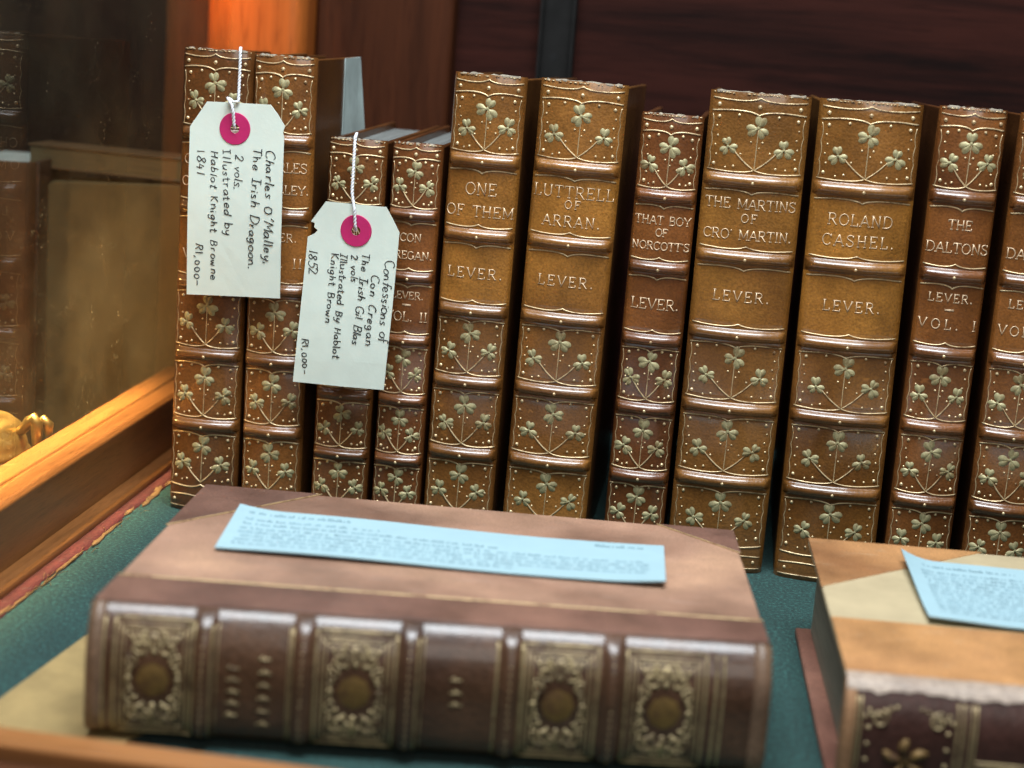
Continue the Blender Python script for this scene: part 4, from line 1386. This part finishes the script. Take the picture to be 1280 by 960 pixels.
def tool2(m, yf):
    zlo, zhi = 0.003, H2 - 0.0045
    def ln(pts, r=0.0004, mat=1):
        m.tube([(x, yf(x, max(0.0005, min(H2 - 0.0005, z))) - r * 0.2, z) for x, z in pts], r, mat, 5)
    def dot(x, z, r):
        m.dome((x, yf(x, z) + 0.00005, z), r, r * 0.6, 1)
    for x in (0.0030, 0.0045, 0.0355, 0.0375, 0.0400, 0.0415, 0.0780, 0.0800, 0.1150, 0.1170, 0.1530, 0.1900):
        ln([(x, lerp(zlo, zhi, i / 12)) for i in range(13)], 0.00045)
    for x0, x1 in ((0.0045, 0.0355), (0.0800, 0.1150), (0.1530, 0.1900)):
        cx, cz = (x0 + x1) / 2, H2 * 0.40
        for k in range(5):
            a = (1.57, 0.45, 2.69, -0.75, 3.89)[k]
            pts = [(cx + 0.0016 * math.cos(a), cz + 0.0016 * math.sin(a)), (cx + 0.0050 * math.cos(a + 0.2), cz + 0.0050 * math.sin(a + 0.2)), (cx + 0.0078 * math.cos(a), cz + 0.0078 * math.sin(a))]
            m.tube([(x, yf(x, z) - 0.0003, z) for x, z in smooth_path(pts)], [0.0006 + 0.0011 * math.sin(math.pi * min(1, i / 12)) for i in range(13)], 2, 6)
        m.dome((cx, yf(cx, cz), cz), 0.0018, 0.0006, 2)
        for sx in (-1, 1):
            ln(spiral(cx + sx * 0.0095, cz + 0.0140, 0.0030, 1.3, 1.0, sx), 0.0005)
            ln(spiral(cx + sx * 0.0105, cz - 0.0090, 0.0026, 1.3, 1.0, -sx), 0.0005)
            for q in range(6):
                dot(cx + sx * (0.0040 + 0.0020 * q), cz + 0.0175 - 0.0007 * q, 0.0008)
                dot(cx + sx * 0.0128, lerp(zlo + 0.002, zhi - 0.004, q / 5), 0.0008)
    for z in (H2 * 0.42, H2 * 0.45):
        ln([(lerp(0.0415, 0.078, i / 10), z) for i in range(11)], 0.0004)
flat_spine("spine", L2, H2, 0.0075, [], [PURP, DULLGOLD, metal("rubbed_yellow_gilt", (0.22, 0.13, 0.04), 0.3, 0.5, worn=(0.08, 0.04, 0.02), sc=260)], b2, tool2)
m = MB()
zs = [H2 / 2 - (H2 / 2 + 0.0003) * math.cos(math.pi * i / 22) for i in range(23)]
yq = lambda z: -0.0075 * (max(0.0, 1 - min(1.0, abs((z - H2 / 2) / (H2 / 2))) ** (2.6 if z > H2 / 2 else 7))) ** 0.75 - 0.0005
m.grid([[(-0.0004, 0.002, z) for z in zs], [(-0.0004, yq(z), z) for z in zs], [(0.0030, yq(z), z) for z in zs], [(0.0030, 0.002, z) for z in zs]], 0)
m.build("end_cap", leather("tan_cap", (0.30, 0.16, 0.085), 0.45, 800, 0.4, wear=(0.55, 0.45, 0.34), seed=15), b2)
# rubbed shoulder along the hinge, its highlight put into the pale colour
m = MB()
rnd = random.Random(21)
P = [[], [], [], []]
for i in range(121):
    x = lerp(-0.0003, L2, i / 120)
    a, c = 0.0022 + rnd.uniform(-0.0005, 0.0006), 0.0026 + rnd.uniform(-0.0003, 0.0004) + 0.0004 * math.sin(i * 0.37) + (0.0008 if rnd.random() < 0.08 else 0)
    zt = H2
    P[0].append((x, 0.0030 + a * 0.5, zt + 0.0005))
    P[1].append((x, -0.0003, zt + 0.0004))
    P[2].append((x, yq(zt - 0.0016) - 0.00015, zt - 0.0015))
    P[3].append((x, yq(zt - c) - 0.0001, zt - c))
m.grid(P, 0)
m.build("worn_hinge_highlight", leather("rubbed_highlight", (0.44, 0.35, 0.28), 0.45, 500, 0.4, wear=(0.62, 0.55, 0.47), seed=17), b2)

M2 = Matrix.Translation((0.3021, -0.2264, 0.0002)) @ Matrix.Rotation(R(4.5), 4, 'Z')
rows2 = [(0.86, 0.05, 0.30, 0.04)] + [(lerp(0.10, 0.76, k / 11), 0.04, 0.96, 0.034) for k in range(12)]
slip("printed_slip", "pale blue printed sheet with a raised corner on the tan and beige volume",
     [(0.0358, 0.0576), (0.1750, 0.0560), (0.1790, 0.1240), (0.0369, 0.1285)], M2, top2, rows2, 0.0006, "printed paper slips on the flat books",
     lambda u, v_: 0.0008 + 0.0050 * max(0, (0.10 - u) / 0.10) ** 2 * max(0, v_ - 0.2) + 0.0014 * max(0, (0.2 - u) / 0.2) * (1 - v_))

# ------------------------------------------------------------------ BEYOND THE SIDE GLASS
OLIVE = paper("olive_cloth", (0.085, 0.056, 0.018), 0.75, fib=900, var=0.25)
t = thing("cloth_book", "old olive-brown cloth book standing with its cover facing out beyond the side glass", "book", (-0.085, 0.150, -0.030), (0, 0, R(-6)))
def rounded(w_, h_, r, n=6):
    pts = []
    for cx, cz, a0 in ((w_ / 2 - r, h_ - r, 0), (-w_ / 2 + r, h_ - r, 90), (-w_ / 2 + 0.001, 0.001, 180), (w_ / 2 - 0.001, 0.001, 270)):
        rr = r if a0 < 180 else 0.001
        pts += [(cx + rr * math.cos(R(a0 + 90 * i / n)), cz + rr * math.sin(R(a0 + 90 * i / n))) for i in range(n + 1)]
    return pts
def slab(pts, y0, y1, name, mat, parent, bevel=0.0008):
    m = MB()
    n = len(pts)
    m.add([(x, y0, z) for x, z in pts] + [(x, y1, z) for x, z in pts], [tuple(range(n)), tuple(range(n, 2 * n))] + [(i, (i + 1) % n, n + (i + 1) % n, n + i) for i in range(n)], 0, False)
    return m.build(name, mat, parent, bevel=bevel)
pts = [(x, z + 0.06 * x) for x, z in rounded(0.085, 0.163, 0.006)]
slab(pts, 0.0, 0.003, "cover_board", OLIVE, t)
slab(pts, 0.022, 0.025, "cover_board", OLIVE, t)
slab([(x * 0.95, 0.003 + z * 0.965) for x, z in pts], 0.0032, 0.0218, "page_block", PAGES_Z, t, 0.0003)
m = MB()
P = []
for k in range(9):
    a = math.pi * k / 8
    P.append([(-0.0425 - 0.005 * math.sin(a), 0.0125 - 0.0125 * math.cos(a), z) for z in (0.0, 0.158)])
m.grid(P, 0)
m.build("spine", OLIVE, t)

t = thing("small_volume", "small book with a tan fore-edge lying across the top of the olive book", "book", (-0.085, 0.154, 0.1365), (0, 0, R(-6)))
m = MB()
m.box((-0.056, 0.0, 0.0), (0.062, 0.024, 0.0012))
m.box((-0.056, 0.0, 0.0118), (0.062, 0.024, 0.0130))
m.build("cover_board", plain("umber_cover", (0.10, 0.055, 0.025), 0.5), t, bevel=0.0004)
m = MB()
m.box((-0.0545, 0.0008, 0.0013), (0.060, 0.0235, 0.0117))
m.build("page_block", page_edges("tan_page_edges", (0.12, 0.078, 0.03), 2), t)

t = thing("dark_volume", "dark brown book standing behind the glass at the left edge, plain rounded spine", "book", (-0.150, 0.135, -0.030), (0, 0, R(4)))
m = MB()
P = []
for k in range(13):
    a = math.pi * k / 12
    P.append([(-0.024 * math.cos(a), -0.007 * math.sin(a), z) for z in (0.0, 0.05, 0.1, 0.15, 0.172)])
m.grid(P, 0)
m.build("spine", leather("umber_leather", (0.060, 0.027, 0.011), 0.4, 600, 0.4, seed=31), t)
for sx in (-1, 1):
    m = MB()
    m.box((sx * 0.024 - 0.0015, 0.001, 0), (sx * 0.024 + 0.0015, 0.085, 0.172))
    m.build("cover_board", plain("umber_board", (0.045, 0.02, 0.009), 0.5), t, bevel=0.0005)
m = MB()
m.box((-0.022, 0.002, 0.003), (0.022, 0.082, 0.168))
m.build("page_block", PAGES_X, t)
BRASS, nt, b = nodes("aged_brass")
v = coords(nt)
n0 = N(nt, "ShaderNodeTexNoise", Scale=60, Detail=5)
nt.links.new(v, n0.inputs["Vector"])
nt.links.new(ramp(nt, n0.outputs["Fac"], [(0.3, (0.18, 0.11, 0.035)), (0.7, (0.42, 0.28, 0.10))]), b.inputs["Base Color"])
b.inputs["Metallic"].default_value = 0.9
b.inputs["Roughness"].default_value = 0.38
t = thing("brass_inkwell", "round brass inkwell with a domed lid standing beyond the side glass", "inkwell", (-0.0895, -0.020, -0.0275))
t.scale = (0.88, 0.88, 0.88)
m = MB()
m.lathe([(0.0, 0.0), (0.030, 0.0), (0.032, 0.003), (0.029, 0.010), (0.031, 0.030), (0.033, 0.052), (0.0325, 0.0555), (0.028, 0.0565), (0.0, 0.0565)])
m.build("body", BRASS, t)
m = MB()
m.lathe([(0.0, 0.0568), (0.0295, 0.0568), (0.030, 0.0590), (0.0285, 0.0605), (0.0280, 0.0635), (0.0262, 0.0690), (0.0250, 0.0700), (0.0248, 0.0725), (0.0200, 0.0760), (0.010, 0.0775), (0.0, 0.0780)])
lid = m.build("lid", BRASS, t)
m = MB()
m.tube([(0.022, 0.0, 0.0685), (0.027, 0.0, 0.0715), (0.0310, 0.0, 0.0765), (0.0335, 0.0, 0.0785), (0.0350, 0.0, 0.0760), (0.0352, 0.0, 0.0680), (0.0345, 0.0, 0.0600)], [0.002, 0.0026, 0.0032, 0.0034, 0.0034, 0.0028, 0.0016], 0, 12)
m.tube([(0.033, 0.004, 0.0745), (0.0375, 0.004, 0.0772), (0.0398, 0.004, 0.0750), (0.0402, 0.004, 0.0690)], [0.002, 0.0030, 0.0030, 0.0018], 0, 12)
m.build("hinge_knuckle", BRASS, lid)
